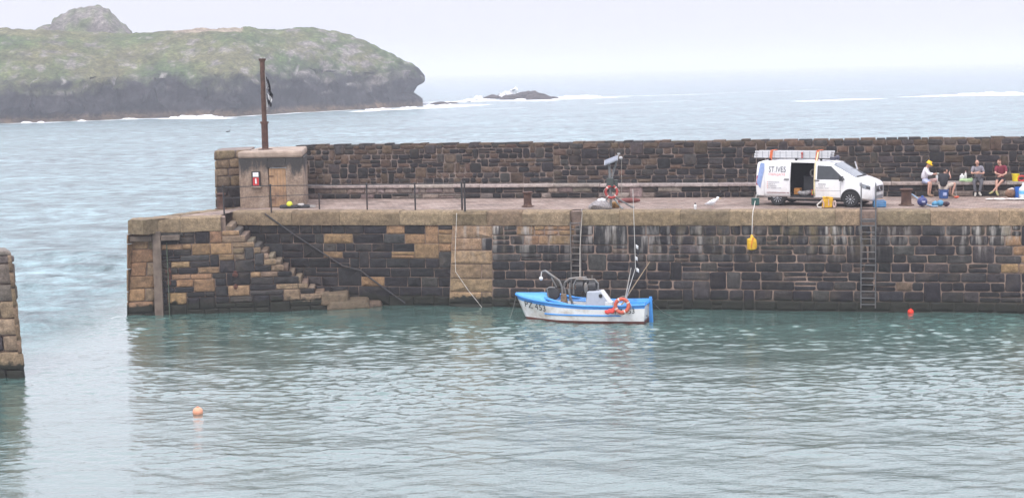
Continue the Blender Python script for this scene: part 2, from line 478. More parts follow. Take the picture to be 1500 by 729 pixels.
# paving (structure)
def paving_mat():
    m, nt, b = nodes_of('quay setts')
    tc = nd(nt, 'ShaderNodeTexCoord'); mp = nd(nt, 'ShaderNodeMapping'); mp.inputs['Rotation'].default_value = (0, 0, R(38)); L(nt, tc.outputs['Object'], mp.inputs[0])
    br = nd(nt, 'ShaderNodeTexBrick'); br.inputs['Scale'].default_value = 1.0; br.inputs['Brick Width'].default_value = .42; br.inputs['Row Height'].default_value = .2
    br.inputs['Mortar Size'].default_value = .014; br.inputs['Color1'].default_value = (.22, .155, .125, 1); br.inputs['Color2'].default_value = (.31, .24, .20, 1); br.inputs['Mortar'].default_value = (.10, .07, .06, 1)
    L(nt, mp.outputs[0], br.inputs['Vector'])
    n = noise_node(nt, .7, 6, .65); n2 = noise_node(nt, 9, 5, .7)
    c = mix(nt, 1, br.outputs['Color'], ramp(nt, n.outputs['Fac'], [(.3, .5), (.7, 1.35)]).outputs['Color'], 'MULTIPLY')
    c = mix(nt, 1, c, ramp(nt, n2.outputs['Fac'], [(.3, .6), (.7, 1.4)]).outputs['Color'], 'MULTIPLY')
    c = mix(nt, ramp(nt, n.outputs['Fac'], [(.56, 0), (.68, .7)]).outputs['Color'], c, (.27, .22, .19))
    L(nt, c, b.inputs['Base Color']); b.inputs['Roughness'].default_value = .85
    bump(nt, b, br.outputs['Fac'], -.5, .02)
    return m
g = G()
pv = [Q(UL + .1, .7, 0), Q(UR, .7, 0), Q(UR, 7.6, 0), Q(-10.4, 7.6, 0), Vector((-12.9, 76.4, 0)), EB + ENN * .9, E0 + ED * .9 + ENN * 1.1, P0(UST - .35, .95, 0)]
g.add([(p.x, p.y, HQ - .012) for p in pv], [tuple(range(len(pv)))])
struct(g.build('quay_paving', paving_mat(), smooth=False))

# ------------------------------------------------------------------ parapet wall with its stone bench
DB = 6.7
para = thing('parapet_wall', 'long dark rubble parapet wall along the sea side of the pier with a low stone bench', 'wall', Q(0, DB, HQ), -QA)
def loc_q(u, d, z): return Vector((u, d, z))        # parapet's own frame
PU0 = -9.9; WT = 2.52
def fr_par(u, d, z): return Vector((u, .72 + d + .03 * z, z))
def col_par(u, z, a, b):
    x = random.random()
    if z > WT - .3: return vary(BROWN if x < .55 else DARK2, .3)
    if u < 2: return vary(DARK if x < .45 else BROWN if x < .85 else DARK2, .35)
    return vary(DARK if x < .62 else DARK2 if x < .84 else BROWN, .35)
g = G()
masonry(g, fr_par, PU0, 3.0, .5, WT, .215, (.24, .58), col_par, seed=14, tall=.2, joint=.017, jit=.03, rnd=.075, rowvar=.3)
masonry(g, fr_par, 3.0, 31, .5, WT, .25, (.26, .75), col_par, seed=15, tall=.2, joint=.013, jit=.026, rnd=.07, rowvar=.3)
random.seed(77)
u = PU0
while u < 31:                                         # uneven cope stones on the crest
    w = random.uniform(.3, .75); h = random.uniform(.03, .10)
    g.box((u + w / 2, 1.2, WT + h / 2 - .06), (w - .03, .78, h + .1), rz=random.uniform(-.02, .02), col=vary(BROWN if random.random() < .6 else DARK2, .3), taper=.94); u += w
g.build('wall', stone_para, para, colors=True, angle=50, fix=False)
g = G(); g.prism([(PU0, .5), (33, .5), (33, WT - .03), (PU0, WT - .03)], .755, 1.6, lambda a, b, h: (a, h, b)); g.v = [(x, y + (0.03 * z if y < 1 else 0), z) for x, y, z in g.v]
g.build('mortar_bed', mortar_p, para, smooth=False)
g = G()
masonry(g, lambda u, d, z: Vector((u, d + .05, z)), PU0, 31, -.02, .5, .24, (.3, .9), lambda u, z, a, b: vary(DARK if random.random() < (.35 if u < -1 else .75) else (.20, .16, .14), .3), seed=16, tall=.1, joint=.018, jit=.02, rnd=.04)
g.build('bench_front', stone_para, para, colors=True, angle=50, fix=False)
g = G(); g.prism([(PU0, -.05), (33, -.05), (33, .49), (PU0, .49)], .09, .85, lambda a, b, h: (a, h, b)); g.build('bench_core', mortar_p, para, smooth=False)
g = G(); random.seed(6); u = PU0
while u < 31:
    w = random.uniform(1.2, 2.4)
    g.box((u + w / 2, .36, .565 + random.uniform(-.008, .008)), (w - .012, .80, .13), col=vary((.30, .255, .23), .15, .03)); u += w
g.build('bench_slab', stone_mat('bench slab granite', weed=False, ochre=.3), para, colors=True, smooth=False, bev=.025)

# ------------------------------------------------------------------ tan wall stub at the pier end
SB = on(315, 305.5, HQ) + Vector((0, .25, 0)); SE = on(356, 303, HQ) + Vector((.1, .45, 0))
stub = thing('wall_end', 'weathered tan block wall end standing left of the concrete hut', 'wall', SB)
SD = (SE - SB).normalized(); SN = Vector((-.10, .99, 0)).normalized(); SL = (SE - SB).length
def fr_st(u, d, z): return SD * u + SN * (d + .03 * z) + Vector((0, 0, z))
g = G(); SH = 2.62
masonry(g, fr_st, lambda z: .04 * z / 2, SL + .3, 0, SH, .42, (.45, .8), lambda u, z, a, b: vary(TAN2 if (z > .9 or random.random() < .4) else DARK2, .22), seed=23, tall=.15, joint=.014, jit=.03, rnd=.12)
g2 = SD * 0
def fr_sl(u, d, z): return SN * (2.2 - u) + SD * (d + .02 * z) + Vector((0, 0, z))
masonry(g, fr_sl, 0, 2.2, 0, SH, .45, (.5, .9), lambda u, z, a, b: vary(TAN2, .22), seed=24, tall=.1, jit=.03, rnd=.1)
g.build('masonry', stone_para, stub, colors=True, angle=60, fix=False)
g = G(); g.add([SD * u + SN * d + Vector((0, 0, z)) for z in (-.05, SH - .02) for u, d in ((.09, .12), (SL + .3, .12), (SL + .3, 3.2), (.12, 3.2))], [(3, 2, 1, 0), (4, 5, 6, 7), (0, 1, 5, 4), (1, 2, 6, 5), (2, 3, 7, 6), (3, 0, 4, 7)])
g.build('mortar_bed', mortar_p, stub, smooth=False)

# ------------------------------------------------------------------ concrete hut
HA, HB = on(352, 304.3, HQ), on(445.5, 303, HQ)
hut = thing('concrete_hut', 'small stained concrete hut with a plank door at the pier end', 'hut', HA)
HV = HB - HA; HL = HV.length; HX = HV.normalized(); HN = Vector((-HX.y, HX.x, 0))
hut.rotation_euler = (0, 0, math.atan2(HX.y, HX.x))
BR = on(452, 291.5, HQ) - HA; brx, bry = BR.dot(HX), BR.dot(HN)
HH = 2.26
def hut_mat():
    m, nt, b = nodes_of('stained render')
    n = noise_node(nt, 1.6, 8, .7); n2 = noise_node(nt, 12, 5, .7); n3 = noise_node(nt, 1.0, 5, .7, stretch=(2.5, 2.5, .7))
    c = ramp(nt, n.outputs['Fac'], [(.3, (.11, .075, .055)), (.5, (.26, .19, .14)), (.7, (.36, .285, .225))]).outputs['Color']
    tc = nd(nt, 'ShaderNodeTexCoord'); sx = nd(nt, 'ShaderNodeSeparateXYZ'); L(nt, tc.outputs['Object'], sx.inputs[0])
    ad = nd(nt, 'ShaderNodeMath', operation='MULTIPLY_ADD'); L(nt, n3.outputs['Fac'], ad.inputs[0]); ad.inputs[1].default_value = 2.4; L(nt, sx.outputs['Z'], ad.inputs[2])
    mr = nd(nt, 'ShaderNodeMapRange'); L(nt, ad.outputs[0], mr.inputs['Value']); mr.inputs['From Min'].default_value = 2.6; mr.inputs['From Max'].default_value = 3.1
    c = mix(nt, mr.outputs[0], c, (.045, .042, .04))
    c = mix(nt, 1, c, ramp(nt, n2.outputs['Fac'], [(.3, .6), (.65, 1.2)]).outputs['Color'], 'MULTIPLY')
    L(nt, c, b.inputs['Base Color']); b.inputs['Roughness'].default_value = .9; bump(nt, b, n2.outputs['Fac'], .5, .02)
    return m
hm = hut_mat()
dx0, dx1 = HL * (394.5 - 352) / 93.5, HL * (420.5 - 352) / 93.5
DH = 1.80
g = G()   # front wall with the doorway left open, side and back walls
def slab(pl, z0, z1): g.prism(pl, z0, z1)
slab([(0, 0), (dx0, 0), (dx0, .35), (0, .35)], -.03, HH); slab([(dx1, 0), (HL, 0), (HL + .03, .35), (dx1, .35)], -.03, HH)
slab([(dx0, .002), (dx1, .002), (dx1, .35), (dx0, .35)], DH, HH)
slab([(0, .351), (.3, .351), (.3, 4.2), (0, 4.2)], -.03, HH); slab([(HL - .27, .351), (HL + .03, .351), (brx, bry), (brx - .3, bry)], -.03, HH)
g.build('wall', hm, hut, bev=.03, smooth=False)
g = G(); g.prism([(-.03, -.05), (HL + .02, -.05), (brx + .02, bry), (0, 4.25)], HH, HH + .31)
g.build('roof_slab', M('hut roof render', (.31, .24, .19), .9, var=.35, scale=2.2, bmp=.5), hut, bev=.09, smooth=False)
wood = M('grey brown planks', (.36, .22, .12), .8, var=.25, scale=3, dirt_or_reflection=(.16, .10, .07))
g = G(); nw = 6; w = (dx1 - dx0 - .04) / nw
for i in range(nw): g.box((dx0 + .02 + w * (i + .5), .10 + .004 * (i % 2), DH / 2), (w - .008, .04, DH - .03))
dr = g.build('door', wood, hut, smooth=False, bev=.005)
g = G(); rust = M('rust', (.10, .045, .026), .85, var=.45, scale=7, bmp=.4)
for z in (.35, 1.42): G().box((dx0 + .14, .07, z), (.22, .012, .05)).build('hinge', rust, dr, smooth=False)
nx0, nx1 = HL * (371 - 352) / 93.5, HL * (383.5 - 352) / 93.5
g = G(); nz = .98; nh = .68
g.box(((nx0 + nx1) / 2, -.05, nz + nh / 2), (nx1 - nx0, .10, nh)); nb = g.build('notice_case', M('black frame', (.02, .02, .022), .5), hut, smooth=False, bev=.01)
g = G(); g.box(((nx0 + nx1) / 2, -.105, nz + nh * .79), (.26, .012, .20)); g.build('white_notice', M('white notice', (.75, .75, .75), .6), nb, smooth=False)
g = G(); g.box(((nx0 + nx1) / 2, -.105, nz + nh * .33), (.28, .012, .36)); g.build('red_panel', M('red notice', (.50, .03, .03), .5), nb, smooth=False)
g = G(); c0 = (nx0 + nx1) / 2; g.ball((c0, -.115, nz + nh * .33 + .11), (.035, .006, .035)); g.prism([(c0 - .03, nz + .12), (c0 + .05, nz + .12), (c0 + .035, nz + .3), (c0 - .035, nz + .3)], -.118, -.112, lambda a, b, h: (a, h, b))
g.build('white_symbol', M('white notice', (.75, .75, .75)), nb, smooth=False)
g = G(); g.box(((nx0 + nx1) / 2, -.06, nz - .03), (nx1 - nx0 + .06, .13, .05)); g.build('notice_shelf', M('hut roof render', (.3, .26, .24)), hut, smooth=False)

# ------------------------------------------------------------------ rusty mast with furled flag on the hut roof
mb = atY(388.7, 219, 73.6); mb.z = HQ + HH + .30
mt = atY(384, 86, 73.6)
mast = thing('rusty_mast', 'tall rusty iron mast rising from the roof of the concrete hut', 'mast', mb)
ax = (mt - mb); ml = ax.length; ax.normalize()
rustm = M('mast rust', (.078, .038, .026), .8, var=.5, scale=4, bmp=.4, dirt_or_reflection=(.12, .075, .05))
g = G(); g.tube([ax * -.1, ax * ml * .30], .155, 14); g.build('lower_tube', rustm, mast)
g = G(); g.tube([ax * ml * .30, ax * (ml - .06)], .115, 14); g.build('upper_tube', rustm, mast)
for t, r, h in ((.30, .20, .10), (.62, .135, .06)): G().tube([ax * (ml * t - h / 2), ax * (ml * t + h / 2)], r, 14).build('collar', rustm, mast)
g = G(); g.tube([ax * (ml - .16), ax * (ml - .06), ax * ml], [.115, .17, .17], 14); g.build('cap', rustm, mast)
g = G(); g.lathe([(.34, 0), (.34, .04), (.2, .06)], n=14); g.build('base_plate', rustm, mast)
fl = atY(389.5, 114, 73.45)
flag = thing('flag', 'black and white flag hanging limp against the rusty mast', 'flag', fl)
def limp(z0, z1, off0, off1, wid, ph):
    rows = []
    for i in range(14):
        t = i / 13; z = z0 + (z1 - z0) * t; o = off0 + (off1 - off0) * t
        rows.append([Vector((o + wid * (s / 6 - .1) * (.6 + .4 * math.sin(t * 3.1)), .09 * math.sin(s * 1.5 + ph + t * 3), z - .16 * s / 6)) for s in range(7)])
    return rows
g = G(); g.grid(limp(.05, -.62, .02, .10, .16, 0)); g.grid(limp(-.5, -.8, .10, .16, .2, 1)); g.grid(limp(-.9, -1.22, .03, .08, .18, 2))
o = g.build('black_cloth', M('black flag cloth', (.014, .014, .018), .9), flag); o.modifiers.new('Solid', 'SOLIDIFY').thickness = .01
g = G(); g.grid(limp(-.18, -.5, .03, .05, .10, 2)); g.grid(limp(-.72, -1.0, .05, .10, .20, .5)); g.grid(limp(-1.0, -1.3, -.02, 0, .07, .5))
o = g.build('white_cloth', M('white flag cloth', (.7, .7, .7), .9), flag); o.modifiers.new('Solid', 'SOLIDIFY').thickness = .01
g = G(); g.tube([(-.03, .0, .35), (-.03, 0, -1.5)], .012, 6); g.build('halyard', M('grey rope', (.3, .28, .26), .9), flag)

# ------------------------------------------------------------------ railing, handrail, fender post
iron = M('dark railing iron', (.028, .028, .03), .6, var=.3, dirt_or_reflection=(.07, .035, .02))
r0 = on(328.5, 314, HQ)
rail = thing('railing', 'thin dark iron railing with two bars along the pier edge above the steps', 'railing', r0)
posts = [(328.5, 314, 273), (397.5, 310, 271), (468, 306, 284.5), (538, 307.4, 269.5), (608.5, 307.4, 268.5), (677, 307, 266.5), (681.2, 309, 266.5)]
top, low = [], []
for i, (px, py, ty) in enumerate(posts):
    b = on(px, py, HQ); t = atY(px, ty, b.y); b -= r0; t -= r0; t.x, t.y = b.x, b.y
    g = G(); g.tube([b - Vector((0, 0, .05)), t], .035 if i < 5 else .042, 10); g.ball(t, .05)
    g.build('post', iron, rail)
    if i != 2 and i != 6: top.append(t - Vector((0, 0, .03)))
    if i != 6: low.append(Vector((b.x, b.y, (.69 if i != 2 else .66))))
g = G(); g.tube(top, .02, 8); g.build('top_rail', iron, rail)
g = G(); g.tube(low, .014, 8); g.build('lower_rail', iron, rail)

hp = [on(396, 318, 3.98)]
def onrec(px, py, off=-.12):                         # point on the stair wall plane
    d = ray(px, py); c = Vector((0, 0, H)); t = (EO + EN * off - c).dot(EN) / d.dot(EN); return c + d * t
pts = [onrec(*p) for p in ((388, 313), (430, 343), (501.7, 389), (527, 395.5), (560, 420), (593, 443.5))]
hr = thing('handrail', 'dark iron handrail slanting down the wall beside the stone steps', 'handrail', pts[0])
g = G(); g.tube([p - pts[0] for p in pts], .035, 8); g.build('bar', iron, hr)
for t in (0, 1, 3, 4):
    p = (pts[t].lerp(pts[t + 1], .4)) - pts[0]
    g = G(); g.tube([p, p + EN * .14 - Vector((0, 0, .04))], .02, 6); g.build('bracket', iron, hr)

f0 = P0(1.42, -.12, -.4)
fen = thing('timber_fender', 'weathered grey timber fender post with crossbeam fixed to the end face of the pier', 'fender post', f0)
tim = M('weathered timber', (.15, .115, .09), .9, var=.35, scale=2.5, bmp=.5, dirt_or_reflection=(.07, .055, .045))
g = G()
for k in range(10):
    a, b = k / 10, (k + 1) / 10
g.add([(x + z * .0, y + z * .075, z * 4.0) for z in (0, 1) for x, y in ((-.19, -.10), (.17, -.10), (.17, .16), (-.19, .16))], [(3, 2, 1, 0), (4, 5, 6, 7), (0, 1, 5, 4), (1, 2, 6, 5), (2, 3, 7, 6), (3, 0, 4, 7)])
fen.rotation_euler = (0, 0, PA)
g.v = [(x, y + .28 * (z - .4) / HQ - .075 * z / 4, z) for x, y, z in g.v]
g.build('post', tim, fen, smooth=False, bev=.03)
g = G()
for (a, b) in ((-1.15, -.21), (.19, .98)): G().box(((a + b) / 2, .18, 3.72), (b - a, .22, .22)).build('crossbeam', tim, fen, smooth=False, bev=.03)
g = G(); g.tube([(.42, .03, .3), (.42, .12, 1.8), (.40, .23, 3.5)], .025, 6); g.build('chain', M('weedy chain', (.07, .09, .06), .9), fen)
for (px, py, h) in ((247.5, 405, .75), (345, 410, .8)):
    d = ray(px, py); t = (P0(0, .02 + .28 * 1.4 / HQ, 0) - Vector((0, 0, H))).dot(PN) / d.dot(PN); p = Vector((0, 0, H)) + d * t
    o = G().box((0, 0, 0), (.14, .06, h)).box((0, -.05, h * .3), (.24, .08, .12)).ball((0, -.06, -h * .35), (.1, .06, .12)).build('iron_bracket', M('rust bright', (.10, .04, .028), .9, var=.5), smooth=False, bev=.015, loc=p)
    o.rotation_euler = (0, 0, PA)
    tag(o, 'rusty iron bracket beside the timber fender' if px < 300 else 'rusty iron strap in the middle of the pier end face', 'bracket', 'old iron fittings on the pier end')

# ------------------------------------------------------------------ bollards
def bollard(px, py, h, r, label):
    t = thing('bollard', label, 'bollard', on(px, py, HQ), 0, 'rusty iron bollards on the pier')
    g = G(); g.lathe([(r * 1.02, 0), (r * .95, .05), (r * .86, h * .25), (r * .86, h * .85)], n=18); g.build('post', rustm, t)
    g = G(); g.lathe([(r * .86, h * .85), (r * 1.12, h * .9), (r * 1.18, h * .96), (r * 1.05, h), (0.02, h + .02)], n=18); g.build('cap', rustm, t)
    g = G(); g.lathe([(r * 1.35, 0), (r * 1.35, .03), (r * 1.05, .05)], n=18); g.build('base_plate', rustm, t)
bollard(773, 302.5, .66, .20, 'rusty bollard standing alone near the pier edge left of the lifebuoy stand')
bollard(1327.5, 300.5, .70, .24, 'thick rusty bollard just right of the white van')
bollard(324, 306, .72, .20, 'rusty bollard against the tan wall end at the left tip of the pier')

# ------------------------------------------------------------------ ladders
steel = M('galvanised steel', (.12, .123, .125), .6, .4, var=.25, dirt_or_reflection=(.16, .13, .11))
oldst = M('weathered ladder steel', (.14, .13, .12), .7, .3, var=.35, dirt_or_reflection=(.24, .2, .17))
def wall_ladder(u, halfw, ztop, zbot, off, label, mat, step):
    t = thing('ladder', label, 'ladder', Q(u, 0, 0), -QA, None)
    for s in (-1, 1):
        g = G(); g.box((s * halfw, off, (ztop + zbot) / 2), (.05, .07, ztop - zbot)); g.build('rail', mat, t, smooth=False, bev=.008)
    z = zbot + .15
    while z < ztop - .04:
        g = G(); g.tube([(-halfw + .02, off, z), (halfw - .02, off, z)], .021, 8); g.build('rung', mat, t); z += step
    for z in (zbot + .4, (zbot + ztop) / 2, ztop - .3):
        for s in (-1, 1): G().box((s * halfw, off + .13, z), (.05, .22, .05)).build('bracket', mat, t, smooth=False)
    return t
wall_ladder(LAD1, .21, 3.72, .9, -.30, 'old narrow steel ladder on the quay wall above the blue and white boat', oldst, .26)
lt = wall_ladder(LAD2, .29, 4.1, .15, -.33, 'steel quay ladder with tall grab hoops in front of the white van', steel, .27)
for s in (-1, 1):
    g = G(); g.tube([(s * .29, -.33, 4.05), (s * .29, -.33, 5.1), (s * .29, -.28, 5.2), (s * .29, -.15, 5.24), (s * .29, .35, 5.24), (s * .29, .46, 5.18), (s * .29, .5, 5.1), (s * .29, .5, 4.15)], .026, 8); g.build('grab_hoop', steel, lt)
g = G(); g.box((0, -.2, 3.72), (.62, .16, .06)); g.build('top_tread', steel, lt, smooth=False)

# ------------------------------------------------------------------ rope helpers and small quay objects
def rope(name, pts, r, mat, label, cat='rope', group=None):
    pts = [Vector(p) for p in pts]; o = pts[0]
    ob = G().tube([p - o for p in pts], r, 6).build(name, mat, loc=o)
    return tag(ob, label, cat, group)
ropeg = M('old grey rope', (.34, .31, .27), .95, var=.3); ropew = M('white rope', (.6, .57, .52), .95)
white = M('white plastic', (.72, .72, .72), .45); blue_p = M('blue plastic', (.02, .07, .30), .4); yel = M('yellow tarpaulin', (.62, .36, .015), .55, var=.25)
black = M('black rubber', (.012, .012, .013), .7); redp = M('lifebuoy orange red', (.50, .085, .045), .6, dirt_or_reflection=(.45, .2, .13)); redq = M('old red lifebuoy', (.36, .05, .045), .65)

def lifebuoy(parent_pt, R0, r, rz, tilt, label, ry=0, mat=None):
    t = thing('lifebuoy', label, 'lifebuoy', parent_pt, rz); t.rotation_euler = (tilt, ry, rz)
    g = G(); g.tube([(R0 * math.cos(2 * math.pi * i / 28), 0, R0 * math.sin(2 * math.pi * i / 28)) for i in range(28)], r, 12, closed=True); g.build('ring', mat or redp, t)
    for k in range(4):
        a = math.pi / 4 + k * math.pi / 2
        g = G(); g.tube([(R0 * math.cos(a + s), 0, R0 * math.sin(a + s)) for s in (-.1, 0, .1)], r * 1.06, 12); g.build('band', M('reflective band', (.62, .5, .45), .5), t)
    g = G(); g.tube([((R0 + r * 1.25 + .03 * math.cos(8 * math.pi * i / 32)) * math.cos(2 * math.pi * i / 32), 0, (R0 + r * 1.25 + .03 * math.cos(8 * math.pi * i / 32)) * math.sin(2 * math.pi * i / 32)) for i in range(32)], .01, 5, closed=True); g.build('grab_line', ropeg, t)
    return t

sb = on(893, 306, HQ)
st = thing('lifebuoy_stand', 'grey metal stand on splayed legs with a small tilted solar panel on top', 'stand', sb, -QA)
gal = M('stand galvanised', (.20, .205, .205), .55, .5, var=.25)
k = 1 / 34.3
g = G(); g.tube([(0.06, .0, .0), (.05, 0, 1.05), (0.0, 0, 2.0)], .055, 10); g.build('pole', gal, st)
g = G(); g.tube([(.06, 0, 1.1), (.34, .05, 2.05)], .03, 8); g.tube([(.0, 0, 1.25), (.3, .05, 2.0)], .02, 8); g.build('brace', gal, st)
for p in ((.55, -.05, 0), (-.5, -.05, 0), (.95, .5, 0), (-.1, .75, 0)):
    g = G(); g.tube([(.06, 0, .62), p], .036, 8); g.ball((p[0], p[1], .02), .06); g.build('leg', gal, st)
g = G(); g.box((.10, -.05, 2.08), (.62, .50, .04), rx=R(22), ry=R(-21)); sp_ = g.build('solar_panel', M('solar panel back', (.30, .32, .35), .3, var=.1), st, smooth=False, bev=.006)
g = G(); g.box((.10, -.07, 2.105), (.56, .44, .012), rx=R(22), ry=R(-21)); g.build('panel_glass', M('solar glass', (.16, .18, .22), .3), sp_, smooth=False)
g = G(); g.box((.05, -.09, 1.15), (.30, .14, .36)).box((.20, .08, 1.0), (.3, .2, .5)); g.build('control_box', M('dark green box', (.05, .06, .055), .6), st, smooth=False, bev=.02)
g = G(); g.tube([(.33, .05, 2.05), (.42, .05, 2.35)], .02); g.ball((.5, .05, 2.18), (.09, .06, .07)); g.box((.42, .05, 2.36), (.12, .06, .06)); g.build('sensor_head', M('sensor grey', (.42, .42, .42), .6), st)
g = G(); g.tube([(.52, .15, 2.1), (.48, .3, .5)], .012, 6); g.build('cable', ropeg, st)
lifebuoy(sb + Vector((.08, -.12, .74)), .25, .055, R(10), 0, 'red lifebuoy hung on the solar panel stand', 0, redq)
wp = thing('ground_net', 'crumpled grey net with a white float lying left of the solar panel stand', 'fishing net', on(880, 306, HQ))
g = G().ball((0, 0, .12), (.5, .4, .24), 16, 10).rumple(.12, 5); g.build('netting', M('grey netting', (.27, .25, .25), .95, var=.4, scale=14), wp)
g = G().ball((.05, -.08, .38), (.2, .16, .09), 12, 8).rumple(.03, 8); g.build('float', white, wp)
tag(G().ball((0, 0, .1), (.22, .2, .16), 14, 9).rumple(.05, 6).build('rope_heap', M('ochre rope heap', (.27, .15, .05), .95, var=.4, scale=14), loc=on(901, 304, HQ)), 'ochre heap of rope between the legs of the solar panel stand', 'rope')
tag(G().tube([(-.5, 0, .08), (-.2, .02, .11), (.25, 0, .11), (.48, 0, .1)], [.06, .1, .1, .05], 10).rumple(.02, 6).build('fender_bolster', M('dark red canvas', (.17, .05, .045), .8), loc=on(922, 297, HQ)), 'dark red bolster lying on the paving right of the stand', 'fender')
gr = thing('net_heap', 'dark fishing gear with a yellow float dropped by the hut door', 'fishing gear', on(430, 304.5, HQ))
g = G().ball((-.2, 0, .05), (.5, .2, .10), 16, 8).ball((.45, 0, .05), (.4, .16, .1), 14, 8).rumple(.07, 6); g.build('netting', M('black net', (.03, .03, .032), .95, var=.4, scale=12), gr)
g = G().ball((-.17, -.03, .17), .14, 16, 10); g.build('float', M('lime yellow float', (.62, .66, .05), .5), gr)
for q in (0, 1): g = G(); (g.ball((.35, -.02, .14), (.16, .1, .07)) if q else g.box((.85, 0, .06), (.3, .12, .1))).rumple(.03, 6); g.build('bundle', M('pale bundle', (.4, .38, .36), .9), gr)

bt = thing('bottle', 'small white bottle with a dark cap standing on the coping left of the gull', 'bottle', on(1018.5, 306.5, HQ))
g = G().lathe([(.05, 0), (.065, .02), (.065, .17), (.025, .21)], n=12); g.build('body', white, bt); g = G().lathe([(.03, .205), (.03, .27), (.01, .275)], n=10); g.build('cap', black, bt)
gu = thing('gull', 'white gull standing on the pier edge near the small bottle', 'gull', on(1043, 303.5, HQ), -QA)
g = G().lathe([(.005, -.33), (.05, -.22), (.11, -.05), (.125, .08), (.10, .17), (.055, .23), (.06, .265), (.055, .30), (.02, .335)], axis='x', n=12, sc=(.85, .9))
g.v = [(x * .9, y, z * (1.25 if x < .15 else 1) + .19 + (.20 * max(0, (x - .02) / .3) ** 1.2 if x > .02 else .14 * (x - .02))) for x, y, z in g.v]
g.ball((.245, 0, .395), (.068, .055, .058), 12, 8); g.build('body', M('gull white', (.75, .75, .76), .8, var=.05), gu)
g = G().lathe([(.004, -.34), (.04, -.2), (.075, 0), (.02, .12)], axis='x', n=10, sc=(.35, 1)); v = list(g.v); g.v = [(x * .95, y - .105, z + .20 + .14 * x) for x, y, z in g.v]; g.build('wing', M('gull wing', (.50, .51, .53), .8), gu)
g = G(); g.v = []; g.lathe([(.018, .32), (.014, .37), (.003, .395)], axis='x', n=8); g.v = [(x - .03, y, z + .385) for x, y, z in g.v]; g.build('beak', M('beak yellow', (.6, .38, .03), .5), gu)
for s in (-1, 1):
    g = G().tube([(.0, s * .04, .1), (.0, s * .04, 0)], .009, 6).box((.03, s * .04, .006), (.06, .04, .01)); g.build('leg', M('pink leg', (.45, .28, .25), .7), gu)

# hanging yellow float bag
hp0 = on(1107.5, 303.5, HQ); uu = toQ(hp0)[0]
hb = thing('hanging_bag', 'yellow bag hanging on a rope against the quay wall below the van', 'bag', Q(uu - .06, -.42, 2.56))
g = G().lathe([(.03, .62), (.09, .5), (.19, .42), (.215, .2), (.19, .03), (.08, -.01)], n=12, sc=(1, .8)).rumple(.035, 7); g.build('bag', yel, hb)
g = G().tube([(-.05, -.14, .1), (-.03, -.17, .3), (.02, -.12, .5)], .025, 6).tube([(.12, -.1, .08), (.07, -.13, .3), (.03, -.1, .52)], .02, 6); g.build('strap', M('orange strap', (.6, .2, .02), .7), hb)
rope('hanging_rope', [on(1108, 293, HQ) + Vector((0, 0, .25)), Q(uu + .0, .1, HQ + .12), Q(uu - .02, -.24, HQ + .01), Q(uu - .04, -.4, HQ - .3), Q(uu - .06, -.42, 3.15)], .015, ropew, 'pale rope over the pier edge holding the hanging yellow bag')
tag(G().box((0, 0, .13), (.30, .3, .26)).box((0, 0, .275), (.33, .33, .03)).build('crate', M('dark green crate', (.025, .085, .075), .6), smooth=False, bev=.02, loc=on(1106.5, 300, HQ)), 'small dark green crate on the ground behind the van', 'crate')
# yellow tool bag with rope coils
tb = thing('tool_bag', 'yellow tool bag with pale rope spilling out beside the van', 'bag', on(1212, 304, HQ), -QA)
g = G().box((0, 0, .19), (.42, .26, .36)).lathe([(.0, .35), (.17, .37), (.2, .42), (.12, .45)], n=12, sc=(1.2, .7)).rumple(.07, 5); g.build('bag', yel, tb, bev=.05)
g = G().tube([(-.22, -.15, .36), (-.14, -.2, .2), (-.16, -.18, .02)], .03, 6).tube([(.05, -.16, .36), (.06, -.19, .1)], .022, 6); g.build('strap', M('pinkish webbing', (.5, .33, .27), .9), tb)
for s in (0, 1):
    g = G().tube([(.28 + .05 * math.cos(a) + .02 * s, -.08 + .03 * s, .16 + .13 * math.sin(a)) for a in [i * math.pi / 7 for i in range(14)]], .025, 6, closed=True); g.build('rope_coil', M('pink rope', (.52, .40, .36), .9), tb)
g = G().tube([(-.22, -.05, .3), (-.42, -.05, .12), (-.38, -.1, .02), (-.22, -.12, .02)], .03, 6); g.build('webbing', ropew, tb)
# pale blue folded crate by ladder
bc = thing('blue_crate', 'light blue slatted crate on the ground in front of the van bumper', 'crate', on(1288, 303, HQ), -QA + .2)
g = G()
for z in (.05, .13, .21): g.box((0, -.16, z), (.5, .03, .055)).box((0, .16, z + .04), (.5, .03, .055))
for x in (-.23, .23): g.box((x, 0, .13), (.04, .3, .24))
g.box((0, 0, .02), (.48, .3, .03)); g.build('slats', M('light blue plastic', (.07, .22, .42), .5), bc, smooth=False, bev=.006)

# fishing floats and rope on the ground
fb = on(1351, 302.5, HQ)
fl_ = thing('float_ball', 'round dark blue float ball lying on the paving right of the bollard', 'float', fb)
g = G().ball((0, 0, .21), (.21, .2, .2), 18, 12); g.build('ball', M('dark blue float', (.025, .035, .15), .45, var=.2, dirt_or_reflection=(.12, .13, .2)), fl_); g = G().lathe([(.06, .38), (.05, .45), (.02, .46)], n=10); g.build('eye', blue_p, fl_)
g = G().box((.0, -.195, .22), (.14, .02, .06), rz=0); g.build('mark', M('pale mark', (.4, .42, .55)), fl_)
rope('float_line', [on(1336, 289, HQ) + Vector((0, 0, .14)), on(1342, 292, HQ) + Vector((0, 0, .1)), on(1349, 296, HQ) + Vector((0, 0, .05)), on(1358, 301, HQ) + Vector((0, 0, .03)), on(1366, 303, HQ) + Vector((0, 0, .03)), on(1374, 303, HQ) + Vector((0, 0, .03))], .03, M('pale blue line', (.25, .36, .48), .8), 'pale blue line trailing past the dark blue float ball')
tb2 = thing('turquoise_floats', 'pair of turquoise floats lying beside the dark blue ball', 'float', on(1374, 302, HQ))
